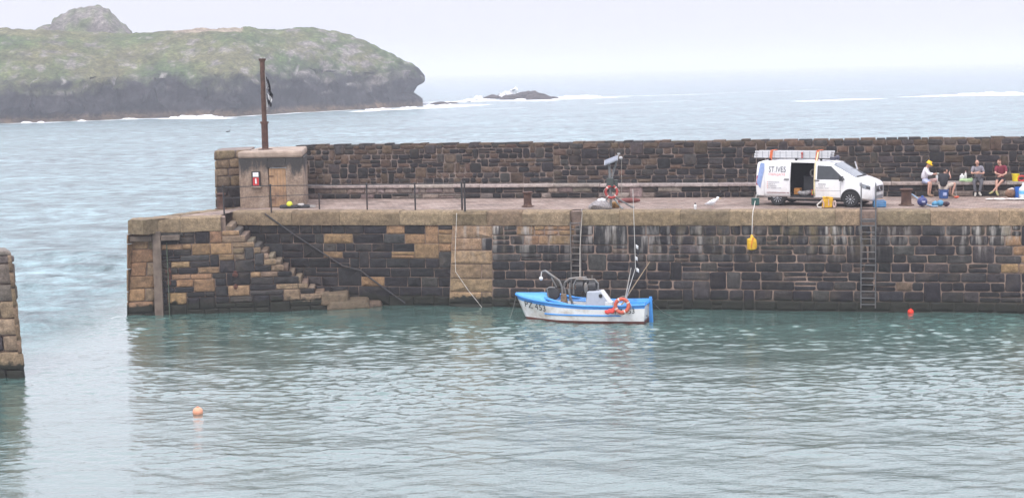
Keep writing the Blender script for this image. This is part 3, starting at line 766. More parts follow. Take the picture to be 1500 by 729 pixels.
for x, r in ((-.13, .11), (.1, .13)):
    g = G().ball((x, 0, r), (r * 1.2, r, r)).rumple(.02, 9); g.build('float', M('turquoise plastic', (.07, .25, .40), .5, var=.3), tb2)
tag(G().ball((0, 0, .1), (.14, .1, .10)).rumple(.05, 8).build('rag', M('dark rag', (.05, .03, .045), .9), loc=on(1386, 302, HQ)), 'small dark lump lying at the end of the turquoise floats', 'rag')

# things by the sitting people
def bucket(nm, loc, r0, r1, h, mat, label, cat='bucket', handle=True, badge=None):
    t = thing(nm, label, cat, loc)
    g = G().lathe([(r0, 0), (r1, h), (r1 * 1.05, h), (r1 * 1.05, h - .03), (r1 * .97, h - .02), (r0 * .95, .02)], n=20); g.build('tub', mat, t)
    if handle: g = G().tube([(r1 * math.cos(a), -r1 * .3 - .02, h - .02 - r1 * .8 * math.sin(a)) for a in [i * math.pi / 10 for i in range(11)]], .008, 6); g.build('handle', M('wire', (.5, .5, .5), .4, .8), t)
    if badge: g = G().box((0, -(r0 + r1) / 2 - .012, h * .5), (.16, .03, .14)); g.build('badge', badge, t, bev=.01)
    return t
BZ = HQ + .635
def bench(px, dd=.3):
    o = on(px, 289, HQ); u = toQ(o)[0]; return Q(u, DB + dd, BZ)
bucket('bucket', on(1382, 290.5, HQ), .19, .22, .40, M('blue bucket', (.035, .085, .24), .45), 'blue bucket used as a seat by the man in the dark vest', badge=M('pale badge', (.35, .4, .6)))
bucket('bucket', bench(1490.5, .3), .13, .17, .32, M('yellow bucket', (.78, .62, .02), .45), 'bright yellow bucket standing on the stone bench')
tag(G().tube([(.16 * math.cos(a), 0, .12 + .11 * math.sin(a)) for a in [i * math.pi / 8 for i in range(16)]], .04, 8, closed=True).build('hose_coil', M('red hose', (.5, .04, .03), .5), loc=bench(1499.5, .25)), 'red hose coil on the bench beside the yellow bucket', 'hose')
def jug(px, dd, h, r, label, mat, cap=None, z=None):
    t = thing('bottle', label, 'bottle', bench(px, dd) if z is None else z)
    g = G().lathe([(r * .9, 0), (r, .02), (r, h * .75), (r * .45, h * .9), (r * .4, h)], n=14); g.build('body', mat, t)
    g = G().lathe([(r * .46, h * .97), (r * .46, h * 1.08), (.01, h * 1.09)], n=10); g.build('cap', cap or white, t)
jug(1411, .3, .32, .11, 'large white bottle on the bench between the two pairs of people', white)
jug(1416.5, .42, .42, .06, 'slim pale bottle on the bench right of the large white bottle', M('pale bottle', (.6, .58, .56), .4), M('pink cap', (.5, .3, .3)))
jug(1373.5, .3, .34, .05, 'clear white bottle on the bench between the hard hat and the dark vest', M('milky bottle', (.6, .62, .62), .3))
bgm = thing('green_bag', 'crumpled light green bag lying on the bench beside the white bottles', 'bag', bench(1420, .2))
g = G().ball((0, 0, .05), (.38, .2, .10), 16, 8).rumple(.07, 6); g.build('sack', M('pale green bag', (.30, .42, .22), .7, var=.25), bgm)
tag(G().ball((0, 0, .07), (.18, .14, .09), 14, 8).rumple(.06, 7).build('food_parcel', M('pinkish parcel', (.55, .36, .33), .7), loc=bench(1368, .2)), 'pinkish parcel of food on the bench beside the hard hat worker', 'parcel')
sh = on(1478, 293, HQ)
g = G()
rows = [[Vector((-.95 + 2.0 * i / 14 + random.uniform(-.03, .03), -.15 + .30 * j / 4, .035 + random.uniform(-.012, .03))) for i in range(15)] for j in range(5)]
g.grid(rows); shs = g.build('dust_sheet', M('white sheet', (.72, .66, .62), .9), loc=sh); shs.rotation_euler = (0, 0, -QA); shs.modifiers.new('Solid', 'SOLIDIFY').thickness = .02
tag(shs, 'white dust sheet spread on the ground in front of the blue tubs', 'sheet')
p = on(1480, 291, HQ) + Vector((0, 0, .05))
bb = thing('canvas_bag', 'brown canvas bag on the white dust sheet', 'bag', p)
g = G().ball((0, 0, .19), (.22, .17, .2), 16, 10).rumple(.05, 5); g.build('sack', M('brown canvas', (.20, .115, .075), .9, var=.3), bb); g = G().ball((.02, -.05, .36), (.14, .1, .07)).rumple(.03, 7); g.build('flap', M('pale flap', (.45, .38, .33), .9), bb)
for px, lab in ((1487.5, 'narrow dark blue tub next to the brown canvas bag'), (1491.5, 'taller bright blue tub right of the narrow tub')):
    bucket('paint_tub', on(px, 291, HQ) + Vector((0, .12 if px < 1490 else .0, .05)), .10 if px < 1490 else .135, .10 if px < 1490 else .14, .42 if px < 1490 else .46, M('navy tub', (.03, .07, .22), .4) if px < 1490 else M('bright blue tub', (.02, .12, .45), .4), lab, 'tub', handle=False, badge=white if px < 1490 else None)
jt = thing('water_carrier', 'white plastic water carrier with a pale blue band at the right edge', 'water carrier', on(1499, 292, HQ) + Vector((0, 0, .04)))
g = G().lathe([(.17, 0), (.19, .03), (.19, .42), (.07, .55), (.06, .60)], n=16); g.build('body', M('clear plastic', (.62, .68, .72), .25), jt); g = G().lathe([(.194, .2), (.194, .34)], n=16); g.build('band', M('pale blue label', (.12, .4, .65)), jt); g = G().lathe([(.07, .59), (.07, .66), (.02, .67)], n=12); g.build('cap', white, jt)
pb = thing('stick_mallet', 'thin stick with an orange foot leaning on the bench beside the seated man', 'stick', on(1401, 290, HQ))
g = G().tube([(.02, .25, .75), (.0, 0, .04)], .014, 6); g.build('shaft', M('grey stick', (.28, .26, .25)), pb); g = G().ball((.0, -.02, .05), (.12, .08, .05)).rumple(.02, 9); g.build('foot', M('orange foot', (.55, .10, .05), .6), pb)

# mooring and ladder ropes
rope('ladder_rope', [on(852, 307, HQ) + Vector((0, 0, .02)), Q(LAD1 + .30, -.25, HQ - .05), Q(LAD1 + .22, -.5, 2.6), atY(849.5, 408, 65.2)], .018, ropeg, 'grey rope hanging beside the old ladder down to the boat')
rope('corner_line', [onrec(669, 312, -.25), onrec(666.5, 375, -.40), onrec(667.5, 398, -.43), onrec(686, 425, -.55), on(706, 450, 0)], .011, ropew, 'pale line hanging down the tan corner of the quay wall into the water')

# ------------------------------------------------------------------ mooring buoys, seabird
def buoy(p, r, c, label, cat='buoy'):
    t = thing('mooring_buoy', label, cat, p)
    g = G().ball((0, 0, r * .45), (r, r, r * .95), 20, 14); g.build('float', M(label[:14], c, .45, var=.12), t)
    g = G().lathe([(r * .28, r * 1.33), (r * .2, r * 1.55), (r * .05, r * 1.6)], n=10); g.build('eye', M(label[:14] + ' eye', [x * .7 for x in c], .5), t)
buoy(on(290, 606), .155, (.72, .33, .20), 'pale orange ball buoy floating alone in the harbour')
buoy(on(1334, 458.5), .125, (.75, .04, .015), 'red ball buoy floating close under the quay wall')
bd = thing('seabird', 'small dark seabird far out on the sea left of the mast', 'seabird', on(334, 194))
bd.scale = (.5,) * 3
g = G().lathe([(.01, -.9), (.3, -.5), (.42, 0), (.3, .5), (.05, .7)], axis='x', n=12, sc=(1, .8)); g.v = [(x, y, z + .25) for x, y, z in g.v]; g.tube([(.5, 0, .3), (.7, 0, .75), (.75, 0, .9), (1.0, 0, .88)], [.14, .1, .12, .03], 8)
g.build('body', M('cormorant black', (.012, .012, .014), .8), bd)

# ------------------------------------------------------------------ fishing boat
BL = 5.5
BYAW = R(15)
be = Vector((math.cos(BYAW), -math.sin(BYAW), 0))
boat = thing('fishing_boat', 'small white and blue open fishing boat with a brown waterline moored by the quay wall', 'boat', on(774, 466.5) - be * .50, -BYAW)
def itp(t, tab):
    if t <= tab[0][0]: return tab[0][1]
    for (a, va), (b, vb) in zip(tab, tab[1:]):
        if t <= b:
            k = (t - a) / (b - a); return va + (vb - va) * k
    return tab[-1][1]
HBT = [(0, .03), (.25, .30), (.6, .52), (1, .70), (1.6, .87), (2.4, .97), (3.4, .98), (4.4, .92), (BL, .78)]
SHT = [(0, 1.0), (.5, .92), (1, .86), (2, .76), (3, .70), (4, .69), (BL, .76)]
def hull(x, v, off=0):                 # v 0 keel .. 1 sheer
    hb, shz = itp(x, HBT), itp(x, SHT)
    sec = [(0, 0, -.42), (.18, .62, -.33), (.38, .84, -.06), (.55, .92, .16), (1, 1.0, shz)]
    for (a, y0, z0), (b, y1, z1) in zip(sec, sec[1:]):
        if v <= b + 1e-9:
            k = (v - a) / (b - a); y, z = y0 + (y1 - y0) * k, z0 + (z1 - z0) * k; break
    fine = min(1, x / 1.8)
    yy = y * hb * (1 if y > .99 else (.35 + .65 * fine) if z < .2 else 1)
    if v > .55: yy = hb * (.92 * (.35 + .65 * fine) + (1 - .92 * (.35 + .65 * fine)) * (v - .55) / .45)
    sx_ = .60 * (1 - (z + .42) / (shz + .42)) * max(0, 1 - x / 2.2)
    tr = .10 * (1 - (z + .42) / (shz + .42)) * max(0, (x - 4) / 1.4)
    return Vector((x + sx_ - tr, -(yy + off), z))
def boat_paint(nm, c): return M(nm, c, .38, var=.07, scale=3, coat=.25, dirt_or_reflection=None)
bw, bblue, banti = M('boat white', (.76, .76, .75), .4, var=.05, scale=3, dirt_or_reflection=(.52, .47, .40)), boat_paint('boat blue', (.045, .27, .68)), M('antifoul', (.13, .035, .025), .7, var=.3)
XS = [0, .12, .25, .45, .7, 1, 1.3, 1.6, 2, 2.5, 3, 3.5, 4, 4.5, 5, BL]
VS = [0, .18, .38, .50, .55, .7, .84, .90, 1.0]
g = G()
for side in (1, -1):
    for vi in range(len(VS) - 1):
        mi = 1 if vi < 3 else (2 if vi >= 7 else 0)
        rows = []
        for x in XS:
            r_ = []
            for v in (VS[vi], VS[vi + 1]):
                p = hull(x, v); r_.append(Vector((p.x, p.y * side, p.z)))
            rows.append(r_)
        g.grid(rows, mi)
for a, b, mi in ((0, .5, 1), (.5, .55, 0), (.55, 1, 0)):                    # transom
    va = [v for v in VS if a <= v <= b]
    for v0, v1 in zip(va, va[1:]):
        p, q = hull(BL, v0), hull(BL, v1)
        g.add([p, q, Vector((q.x, -q.y, q.z)), Vector((p.x, -p.y, p.z))], [(0, 1, 2, 3)], mi=mi)
ho = g.build('hull', [bw, banti, bblue], boat, weld=True); ho.modifiers.new('Solid', 'SOLIDIFY').thickness = .04
g = G()
g.prism([(hull(x, .56).x, hull(x, .56).y + .05) for x in XS[2:]] + [(hull(x, .56).x, -hull(x, .56).y - .05) for x in reversed(XS[2:])], .10, .16)
g.build('floor', M('boat sole grey', (.30, .32, .33), .7, dirt_or_reflection=(.2, .17, .14)), boat, smooth=False)
g = G()
for s in (1, -1): g.tube([Vector((hull(x, 1, .01).x, hull(x, 1, .01).y * s, hull(x, 1).z + .01)) for x in XS], .045, 8)
p = hull(BL, 1); g.tube([(p.x, p.y, p.z + .01), (p.x + .03, 0, p.z + .03), (p.x, -p.y, p.z + .01)], .045, 8)
g.build('gunwale', bblue, boat)
for s in (1, -1): g = G(); g.tube([Vector((hull(x, .66).x, (hull(x, .66, .015).y) * s, .33)) for x in [1.25, 1.6, 2, 2.5, 3, 3.5, 4, 4.55]], .03, 6); g.build('rubbing_strake', bblue, boat)
# foredeck with rounded cuddy lip
g = G(); rows = []
for x in [0, .12, .25, .4, .55, .7, .85, 1.0, 1.12, 1.22]:
    p = hull(x, 1); hb = -p.y; rise = .04 + .15 * min(1, x / 1.1)
    rows.append([Vector((x + (.30 * (1 - (2 * j / 10 - 1) ** 2) * -1 * (x / 1.7) if False else 0), hb * (2 * j / 10 - 1), p.z + .02 + rise * (1 - abs(2 * j / 10 - 1) ** 2.5))) for j in range(11)])
rows.append([q + Vector((.18, 0, -.03)) for q in rows[-1]]); rows.append([q + Vector((.05, 0, -.09)) for q in rows[-1]])
g.grid(rows); o = g.build('foredeck', M('deck blue', (.085, .33, .70), .45, var=.08), boat); o.modifiers.new('Solid', 'SOLIDIFY').thickness = -.03
for s in (-1, 1): g = G(); g.tube([(1.36, s * .55, .98), (1.55, s * .74, .93), (1.85, s * .84, .86), (2.2, s * .90, .79), (2.5, s * .93, .75)], [.05, .06, .06, .05, .02], 8); g.build('coaming', bblue, boat)
g = G(); g.box((1.26, 0, .54), (.03, 1.0, .44)); g.build('cuddy_shade_panel', M('cuddy dark', (.02, .03, .045), .8), boat, smooth=False)  # near-black sheet standing in for the shade inside the cuddy opening
for x in (2.35, 4.75): g = G(); g.box((x, 0, .55), (.24, 1.72 if x < 3 else 1.6, .04)); g.build('thwart', M('boat sole grey', (.3, .32, .33)), boat, smooth=False, bev=.01)
g = G(); g.box((4.9, 0, .68), (.8, 1.45, .03)); g.build('stern_deck', bblue, boat, smooth=False, bev=.01)
gy = M('console grey white', (.40, .43, .48), .5, var=.08)
g = G(); g.prism([(2.95, .14), (4.0, .14), (4.0, .74), (3.92, .80), (3.62, 1.22), (3.05, 1.20)], -.35, .30, lambda a, b, h: (a, h, b)); cs = g.build('console', gy, boat, smooth=False, bev=.03)
g = G(); g.prism([(3.60, 1.24), (3.66, 1.25), (4.0, .80), (3.93, .77)], -.36, .1, lambda a, b, h: (a, h, b)); g.build('sloped_panel', bw, cs, smooth=False, bev=.01)
g = G(); g.lathe([(.0, 0), (.075, .0), (.08, .02)], c=(3.62, -.365, 1.05), axis='y', n=12); g.build('dial', black, cs)
g = G(); g.box((3.95, -.2, .66), (.3, .34, .3)); g.build('battery_box', M('pale box', (.55, .55, .53)), boat, smooth=False, bev=.02)
g = G(); g.box((2.0, 0, .32), (.9, 1.0, .25)).rumple(.05, 4); g.build('net_pile', M('dark net pile', (.035, .04, .045), .95, var=.5, scale=14), boat)
g = G(); g.box((2.75, -.2, .42), (.5, .9, .5)); g.build('fish_box', M('box grey', (.42, .45, .46)), boat, smooth=False, bev=.02)
# hauling davits
ss = M('davit stainless', (.20, .20, .195), .5, .5, var=.2, dirt_or_reflection=(.2, .15, .11))
g = G()
g.tube([(2.02, -.15, .3), (1.98, -.15, 1.35), (1.86, -.15, 1.62), (1.30, -.2, 2.02), (1.18, -.2, 1.98)], .05, 10)
g.tube([(1.75, -.15, 1.35), (1.55, -.18, 1.75)], .03, 8)
g.build('davit', ss, boat)
g = G(); g.tube([(2.1, .1, .3), (2.0, .1, 1.3), (2.06, .1, 1.52), (2.25, .1, 1.66), (2.55, .1, 1.70), (2.95, .1, 1.72)], .05, 10); g.tube([(2.02, .1, 1.3), (2.2, -.1, .5)], .04, 8); g.build('davit', ss, boat)
g = G(); g.tube([(1.15, -.2, 1.98), (1.12, -.2, 1.78)], .02, 6); g.ball((1.12, -.2, 1.70), .085); g.build('block', M('white block', (.65, .65, .63), .5), boat)
g = G(); g.lathe([(.0, -.14), (.24, -.14), (.26, -.09), (.12, -.05), (.12, .05), (.26, .09), (.24, .14), (.0, .14)], c=(1.62, -.18, 1.08), axis='y', n=18); g.build('hauler_drum', M('hauler dark', (.05, .05, .052), .5, .3), boat)
g = G(); g.tube([(1.45, -.34, .9), (1.40, -.34, 1.3), (1.5, -.34, 1.36), (1.72, -.3, 1.34)], .035, 8); g.tube([(2.3, -.2, .8), (2.32, -.2, 1.55)], .03, 8); g.tube([(2.42, -.1, .55), (2.30, -.2, 1.1), (2.26, -.2, 1.3)], .05, 8); g.build('hauler_frame', ss, boat)
g = G(); g.lathe([(.1, -.42), (.22, -.40), (.22, -.12), (.1, -.10), (.1, .10), (.22, .12), (.22, .40), (.1, .42)], c=(2.95, .1, 1.38), axis='x', n=16); g.build('net_drum', M('drum dark', (.045, .045, .047), .55, .2), boat)
g = G(); g.tube([(2.42, .0, 1.05), (2.44, 0, 1.45), (2.55, 0, 1.66), (3.05, .0, 1.66), (3.3, 0, 1.66), (3.45, 0, 1.5), (3.45, 0, 1.2)], .04, 8); g.tube([(2.95, .1, .5), (2.95, .1, 1.72)], .035, 8); g.ball((2.97, -.16, 1.34), (.09, .06, .22)); g.tube([(3.2, 0, 1.66), (3.2, 0, 1.85)], .02, 6); g.build('drum_frame', ss, boat)
g = G(); g.box((2.1, -.4, .85), (.22, .2, .5)).rumple(.06, 5); g.build('rope_pile', M('brown rope', (.2, .14, .09), .95, var=.4), boat)
rz_ = hull(BL, .6)
g = G(); g.prism([(BL + .02, -.35), (BL + .20, -.35), (BL + .15, 1.0), (BL + .04, 1.0)], -.04, .04, lambda a, b, h: (a, h, b)); g.build('rudder', bblue, boat, smooth=False, bev=.012)
g = G(); g.lathe([(.001, -.01), (.04, 0), (.04, .02)], c=(BL - .0, -.42, .28), axis='x', n=10); g.build('drain', black, boat)
# registration lettering laid on the hull side
def hull_y(x, z):
    xs = x
    for _ in range(5):
        shz = itp(xs, SHT); v = .55 + .45 * (z - .16) / (shz - .16); p = hull(xs, min(1, max(.4, v))); xs += x - p.x
    return p.y
lett = M('black lettering', (.015, .015, .017), .6)
def boat_text(txt, x0, z0, size, slope):
    vs, fs = text_verts(txt, size)
    out = []
    g2 = G()
    vv = [(x0 + v.x * 1.05, z0 + v.y * 1.15 + slope * v.x) for v in vs]
    g2.add([Vector((x, hull_y(x, z) - .014, z)) for x, z in vv], fs)
    return g2.build('registration_number', lett, boat, smooth=False, fix=False)
boat_text('PZ 453', .42, .55, .33, -.14)
boat_text('PZ 453', 4.3, .40, .26, .04)
bp = boat.location + be * 4.62 + Vector((-.1, -1.05, 0))
def bloc(x, y, z): return boat.matrix_world @ Vector((x, y, z)) if False else boat.location + be * x + Vector((math.sin(BYAW), math.cos(BYAW), 0)) * y + Vector((0, 0, z))
lifebuoy(bloc(4.62, -1.03, .76), .265, .075, -BYAW, R(-6), 'orange lifebuoy hung over the side of the blue and white boat', .3)
tag(G().ball((0, 0, 0), (.17, .11, .12)).ball((-.17, -.02, -.04), (.12, .09, .09)).ball((.12, .02, .08), (.12, .08, .08)).rumple(.05, 8).build('buoy_bundle', M('red cloth bundle', (.62, .05, .04), .7, var=.2), loc=bloc(4.22, -1.04, .55)), 'red bundle hanging on the boat side by the lifebuoy', 'bundle')
# marker poles standing in the boat
mk = thing('marker_pole', 'tall thin pole with black and white flags standing in the boat', 'marker pole', bloc(4.35, .3, .3))
pa = atY(927, 277, mk.location.y) - mk.location; pm = atY(931, 392, mk.location.y) - mk.location
g = G(); g.tube([(0, 0, 0), pm, pa], [.022, .015, .011], 8); g.build('pole', M('white pole', (.48, .46, .43), .6), mk)
for i, (py, c) in enumerate(((352, 0), (360, 1), (368, 0), (377, 1), (385, 0), (394, 1))):
    c0 = atY(931.5 + .8 * (i % 3), py, mk.location.y) - mk.location
    g = G(); g.grid([[c0 + Vector((s * .03 - .02, .03 * math.sin(s * 2 + i), t * -.05 + .06 - .02 * s)) for s in range(4)] for t in range(4)])
    o = g.build('black_flag' if c == 0 else 'white_flag', M('black flag cloth', (.014,) * 3) if c == 0 else M('white flag cloth', (.7,) * 3), mk); o.modifiers.new('Solid', 'SOLIDIFY').thickness = .01
def pole(x, y, pe, r, mat, label):
    b = bloc(x, y, .3); e = atY(pe[0], pe[1], b.y + .1)
    tag(G().tube([(0, 0, 0), (e - b) * .5, e - b], [r, r * .9, r * .6], 8).build('marker_pole', mat, loc=b), label, 'marker pole', 'poles standing in the boat')
pole(4.15, .25, (952, 383), .028, M('bamboo', (.30, .22, .14), .8), 'brown bamboo pole leaning to the right out of the boat stern')
pole(4.4, .2, (924.5, 392), .028, M('grey pole', (.38, .35, .31), .8), 'thick pale upright pole in the boat stern behind the lifebuoy')
for a_, b_, lb in ((bloc(.03, 0, 1.12), on(746, 468), 'slack bow mooring line of the boat'), (bloc(BL + .1, .5, .7), on(985, 462), 'thin stern mooring line of the boat')):
    rope('mooring_line', [Vector(p) for p in catenary(a_, b_, .12)], .014, M('dark line', (.10, .10, .09), .9), lb)

# ------------------------------------------------------------------ van
VL = 5.14
vr, vf = on(1137, 302.6, HQ), on(1246, 303.4, HQ)
VYAW = R(30)
ve = Vector((math.cos(VYAW), -math.sin(VYAW), 0)); vn = Vector((math.sin(VYAW), math.cos(VYAW), 0))
van = thing('van', 'white panel van with its side door slid open parked on the pier', 'van', vf - ve * 4.22 + vn * .93, -VYAW)
SEC = [  # x, half width, z bottom, z belt, z top, roof half width factor
    (0.0, .86, .50, 1.10, 1.76, .80), (.05, .92, .34, 1.10, 1.84, .82), (.25, .955, .32, 1.10, 1.90, .84), (1.0, .965, .30, 1.10, 1.915, .84), (1.56, .965, .29, 1.10, 1.92, .84),
    (2.62, .965, .29, 1.10, 1.91, .84), (3.1, .965, .29, 1.10, 1.885, .83), (3.42, .965, .29, 1.10, 1.82, .82), (3.9, .96, .29, 1.09, 1.54, .84), (4.42, .95, .29, 1.03, 1.24, .88),
    (4.72, .93, .27, .97, 1.15, .88), (4.94, .89, .25, .91, 1.06, .88), (5.06, .82, .25, .86, .98, .88), (5.12, .73, .27, .80, .91, .88), (5.14, .64, .31, .76, .85, .88)]
def secv(x):
    x = max(0, min(VL, x))
    for a, b in zip(SEC, SEC[1:]):
        if x <= b[0]:
            k = (x - a[0]) / (b[0] - a[0]); return [p + (q - p) * k for p, q in zip(a, b)]
def ring(x):
    _, w, zb, zl, zt, rf = secv(x); h = zt - zl
    return [(.86 * w, zb), (.965 * w, zb + .10), (1.0 * w, zb + (zl - zb) * .45), (.985 * w, zl), (w * (rf + .055), zl + h * .72), (w * rf, zt - h * .09), (w * rf * .88, zt - .015), (0, zt + .015)]
def vsurf(x, k, off=0, side=-1):
    r_ = ring(x); i = min(int(k), 6); t = k - i
    y = r_[i][0] + (r_[i + 1][0] - r_[i][0]) * t; z = r_[i][1] + (r_[i + 1][1] - r_[i][1]) * t
    ny, nz = r_[i + 1][1] - r_[i][1], -(r_[i + 1][0] - r_[i][0]); l = math.hypot(ny, nz) or 1
    return Vector((x, side * (y + off * ny / l), z + off * nz / l))
def vk(x, z):          # side parameter for a height
    r_ = ring(x)
    for i in range(6):
        if z <= r_[i + 1][1]: return i + (z - r_[i][1]) / max(1e-6, r_[i + 1][1] - r_[i][1])
    return 6
vw = M('van white paint', (.78, .78, .79), .3, var=.04, scale=1.5, coat=.5, dirt_or_reflection=(.66, .63, .61))  # pinkish grey patches stand in for a reflection, painted into the white
XV = [0, .05, .25, .6, 1.0, 1.56, 2.0, 2.62, 2.7, 3.1, 3.42, 3.65, 3.9, 4.15, 4.42, 4.6, 4.75, 4.85, 4.95, 5.06, 5.12, 5.14]
g = G()
for side in (-1, 1):
    for xa, xb in zip(XV, XV[1:]):
        for k in range(7):
            if side == -1 and 1.55 < xa < 2.6 and 1 <= k <= 4: continue
            g.add([vsurf(xa, k, 0, side), vsurf(xb, k, 0, side), vsurf(xb, k + 1, 0, side), vsurf(xa, k + 1, 0, side)], [(0, 1, 2, 3)])
for x in (0, VL):
    g.add([vsurf(x, k, 0, -1) for k in range(8)] + [vsurf(x, k, 0, 1) for k in range(7, -1, -1)], [tuple(range(16))])
bm_ = bmesh.new(); tmp = bpy.data.meshes.new('t'); tmp.from_pydata(g.v, [], g.f); bm_.from_mesh(tmp); bmesh.ops.remove_doubles(bm_, verts=bm_.verts, dist=.0005)
g = G(); bm_.verts.ensure_lookup_table(); g.add([v.co.copy() for v in bm_.verts], [tuple(v.index for v in f.verts) for f in bm_.faces]); bm_.free()
body = g.build('body', vw, van, angle=32); body.modifiers.new('Solid', 'SOLIDIFY').thickness = .02
dark_i = M('van interior', (.022, .023, .026), .8)
g = G()   # cargo lining: open box
g.box((2.0, .1, .44), (2.3, 1.55, .04)); g.box((2.0, .80, 1.12), (2.3, .03, 1.35)); g.box((.95, .1, 1.12), (.03, 1.5, 1.35)); g.box((2.75, .1, 1.12), (.03, 1.5, 1.35)); g.box((2.0, .05, 1.82), (2.3, 1.4, .03))
g.build('cargo_lining', dark_i, van, smooth=False)
g = G()
for xx in (1.575, 2.605): g.tube([vsurf(xx, k, -.01) for k in (1, 2, 3, 4, 5)], .018, 6)
g.tube([vsurf(xx, 1, -.005) for xx in (1.56, 2.1, 2.62)], .03, 6); g.build('door_frame', M('door seal', (.03, .03, .032), .7), van)
def panel(pts, off, side=-1, n=6, m=5):
    """quad patch on the body side; pts = 4 corners (x, z) anticlockwise from rear bottom"""
    rows = []
    for i in range(n + 1):
        r_ = []
        for j in range(m + 1):
            s, t = i / n, j / m
            a = [pts[0][c] + (pts[1][c] - pts[0][c]) * s for c in (0, 1)]; b = [pts[3][c] + (pts[2][c] - pts[3][c]) * s for c in (0, 1)]
            x, z = a[0] + (b[0] - a[0]) * t, a[1] + (b[1] - a[1]) * t
            r_.append(vsurf(x, vk(x, z), off, side))
        rows.append(r_)
    return rows
# slid-back door panel with lettering
g = G(); g.grid(panel([(.42, .40), (1.60, .40), (1.60, 1.78), (.42, 1.78)], .075, n=8, m=12)); sd = g.build('sliding_door', vw, van); sd.modifiers.new('Solid', 'SOLIDIFY').thickness = .04
for o in (sd,): pass
def van_text(txt, x0, z0, size, mat, sx_=1, off=.105, par=None, wid=None, name='lettering'):
    vs, fs = text_verts(txt, size); w = max(v.x for v in vs); k = (wid / w) if wid else sx_
    g2 = G(); g2.add([vsurf(x0 + v.x * k, vk(x0 + v.x * k, z0 + v.y), off) for v in vs], fs)
    return g2.build(name, mat, par or sd, smooth=False, fix=False)
dk = M('sign dark grey', (.06, .065, .075), .5); rd = M('sign red', (.62, .12, .10), .5)
van_text('ST.IVES', .62, 1.42, .34, dk, wid=.78)
van_text('STEEPLEJACKS', .62, 1.27, .15, M('sign pink red', (.70, .25, .22), .5), wid=.76)
def dashes(x0, z0, wid, h, mat, par, seed, off=.105, gap=.25):
    random.seed(seed); g2 = G(); x = x0
    while x < x0 + wid:
        w = random.uniform(.025, .05)
        rows = [[vsurf(x + (w * .8) * a, vk(x, z0 + h * b), off) for b in (0, 1)] for a in (0, 1)]
        if random.random() > gap * .5: g2.grid(rows)
        x += w
    g2.build('small_print', mat, par, smooth=False, fix=False)
gyt = M('sign mid grey', (.30, .30, .32), .6)
for i, (z, w) in enumerate(((.99, .46), (.90, .28), (.82, .36), (.74, .58))):
    dashes(.64, z, w, .030, gyt, sd, i); g2 = G(); g2.grid([[vsurf(.58 + a * .03, vk(.6, z + .035 * b), .105) for b in (0, 1)] for a in (0, 1)]); g2.build('red_bullet', rd, sd, smooth=False, fix=False)
dashes(.56, .555, 1.0, .035, M('sign dull red', (.22, .08, .09), .6), sd, 9, gap=.1)
for i, (z, w, x) in enumerate(((.92, .34, 2.82), (.84, .30, 2.84), (.76, .50, 2.74), (.66, .36, 2.80))): dashes(x, z, w, .04 if i == 0 else .03, gyt if i < 3 else M('sign pale red', (.7, .5, .5)), van, 20 + i, off=.006)
g = G(); g.grid(panel([(.06, .95), (.24, .72), (.45, 1.78), (.20, 1.82)], .02)); g.build('blue_stripe', M('blue livery', (.22, .30, .52), .4), van, fix=False)
def handle(x, z, off, par):
    g2 = G(); p = vsurf(x, vk(x, z), off + .02); g2.box(p, (.22, .04, .04)); g2.build('handle', M('handle black', (.03, .03, .03), .5), par, bev=.012)
handle(1.45, 1.12, .095, sd); handle(2.76, 1.10, 0, van)
glass = M('dark glass', (.035, .04, .045), .08, var=.1, coat=.3)
g = G(); g.grid(panel([(2.76, 1.14), (3.98, 1.14), (3.34, 1.70), (2.76, 1.72)], .006, n=8, m=6)); g.build('side_window', glass, van, fix=False)
g = G()
for side in (1,): g.grid(panel([(2.76, 1.14), (3.98, 1.14), (3.34, 1.70), (2.76, 1.72)], .006, side))
g.build('side_window', glass, van, fix=False)
g = G(); rows = []
for i in range(9):
    x = 3.45 + (4.40 - 3.45) * i / 8
    r_ = []
    for j in range(9):
        s = 2 * j / 8 - 1; a = vsurf(x, 7 - abs(s) * 2.0, .008, -1 if s < 0 else 1); r_.append(a)
    rows.append(r_)
g.grid(rows); g.build('windscreen', M('windscreen glass', (.13, .15, .17), .06, var=.3, scale=2, coat=.4), van, fix=False)
g = G(); g.tube([vsurf(4.40, 6.2, .02), vsurf(4.44, 7, .02), vsurf(4.40, 6.2, .02, 1)], .03, 6); g.build('wiper', black, van)
g = G(); g.box((3.86, -1.08, 1.20), (.14, .2, .2)); g.tube([(3.86, -.95, 1.12), (3.86, -1.02, 1.16)], .03, 6); g.build('wing_mirror', M('mirror black', (.03, .03, .033), .5), van, bev=.04)
g = G(); g.box((3.86, 1.08, 1.24), (.14, .2, .24)); g.build('wing_mirror', vw, van, bev=.04)
for sd_ in (-1, 1):
    g = G(); rows = []
    for i in range(7):
        x = 4.60 + .43 * i / 6; rows.append([vsurf(x, 2.55 + (.0 if i > 2 else .12 * (2 - i)) + t * (.50 - .0 * i), .008, sd_) for t in (0, .5, 1)])
    g.grid(rows); hl = g.build('headlight', M('headlight lens', (.20, .215, .235), .12, var=.5, scale=9, coat=.6), van, fix=False)
    g = G(); g.grid([[vsurf(x, 2.62 + t * .25, .013, sd_) for t in (0, 1)] for x in (4.88, 4.95, 5.02)]); g.build('lamp_bowl', M('lamp dark', (.05, .05, .055), .2), hl, fix=False)
    g = G(); g.grid(panel([(.02, .86), (.13, .86), (.13, 1.26), (.04, 1.26)], .008, sd_, 3, 3)); g.build('tail_light', M('tail red', (.38, .02, .025), .25, coat=.5), van, fix=False)
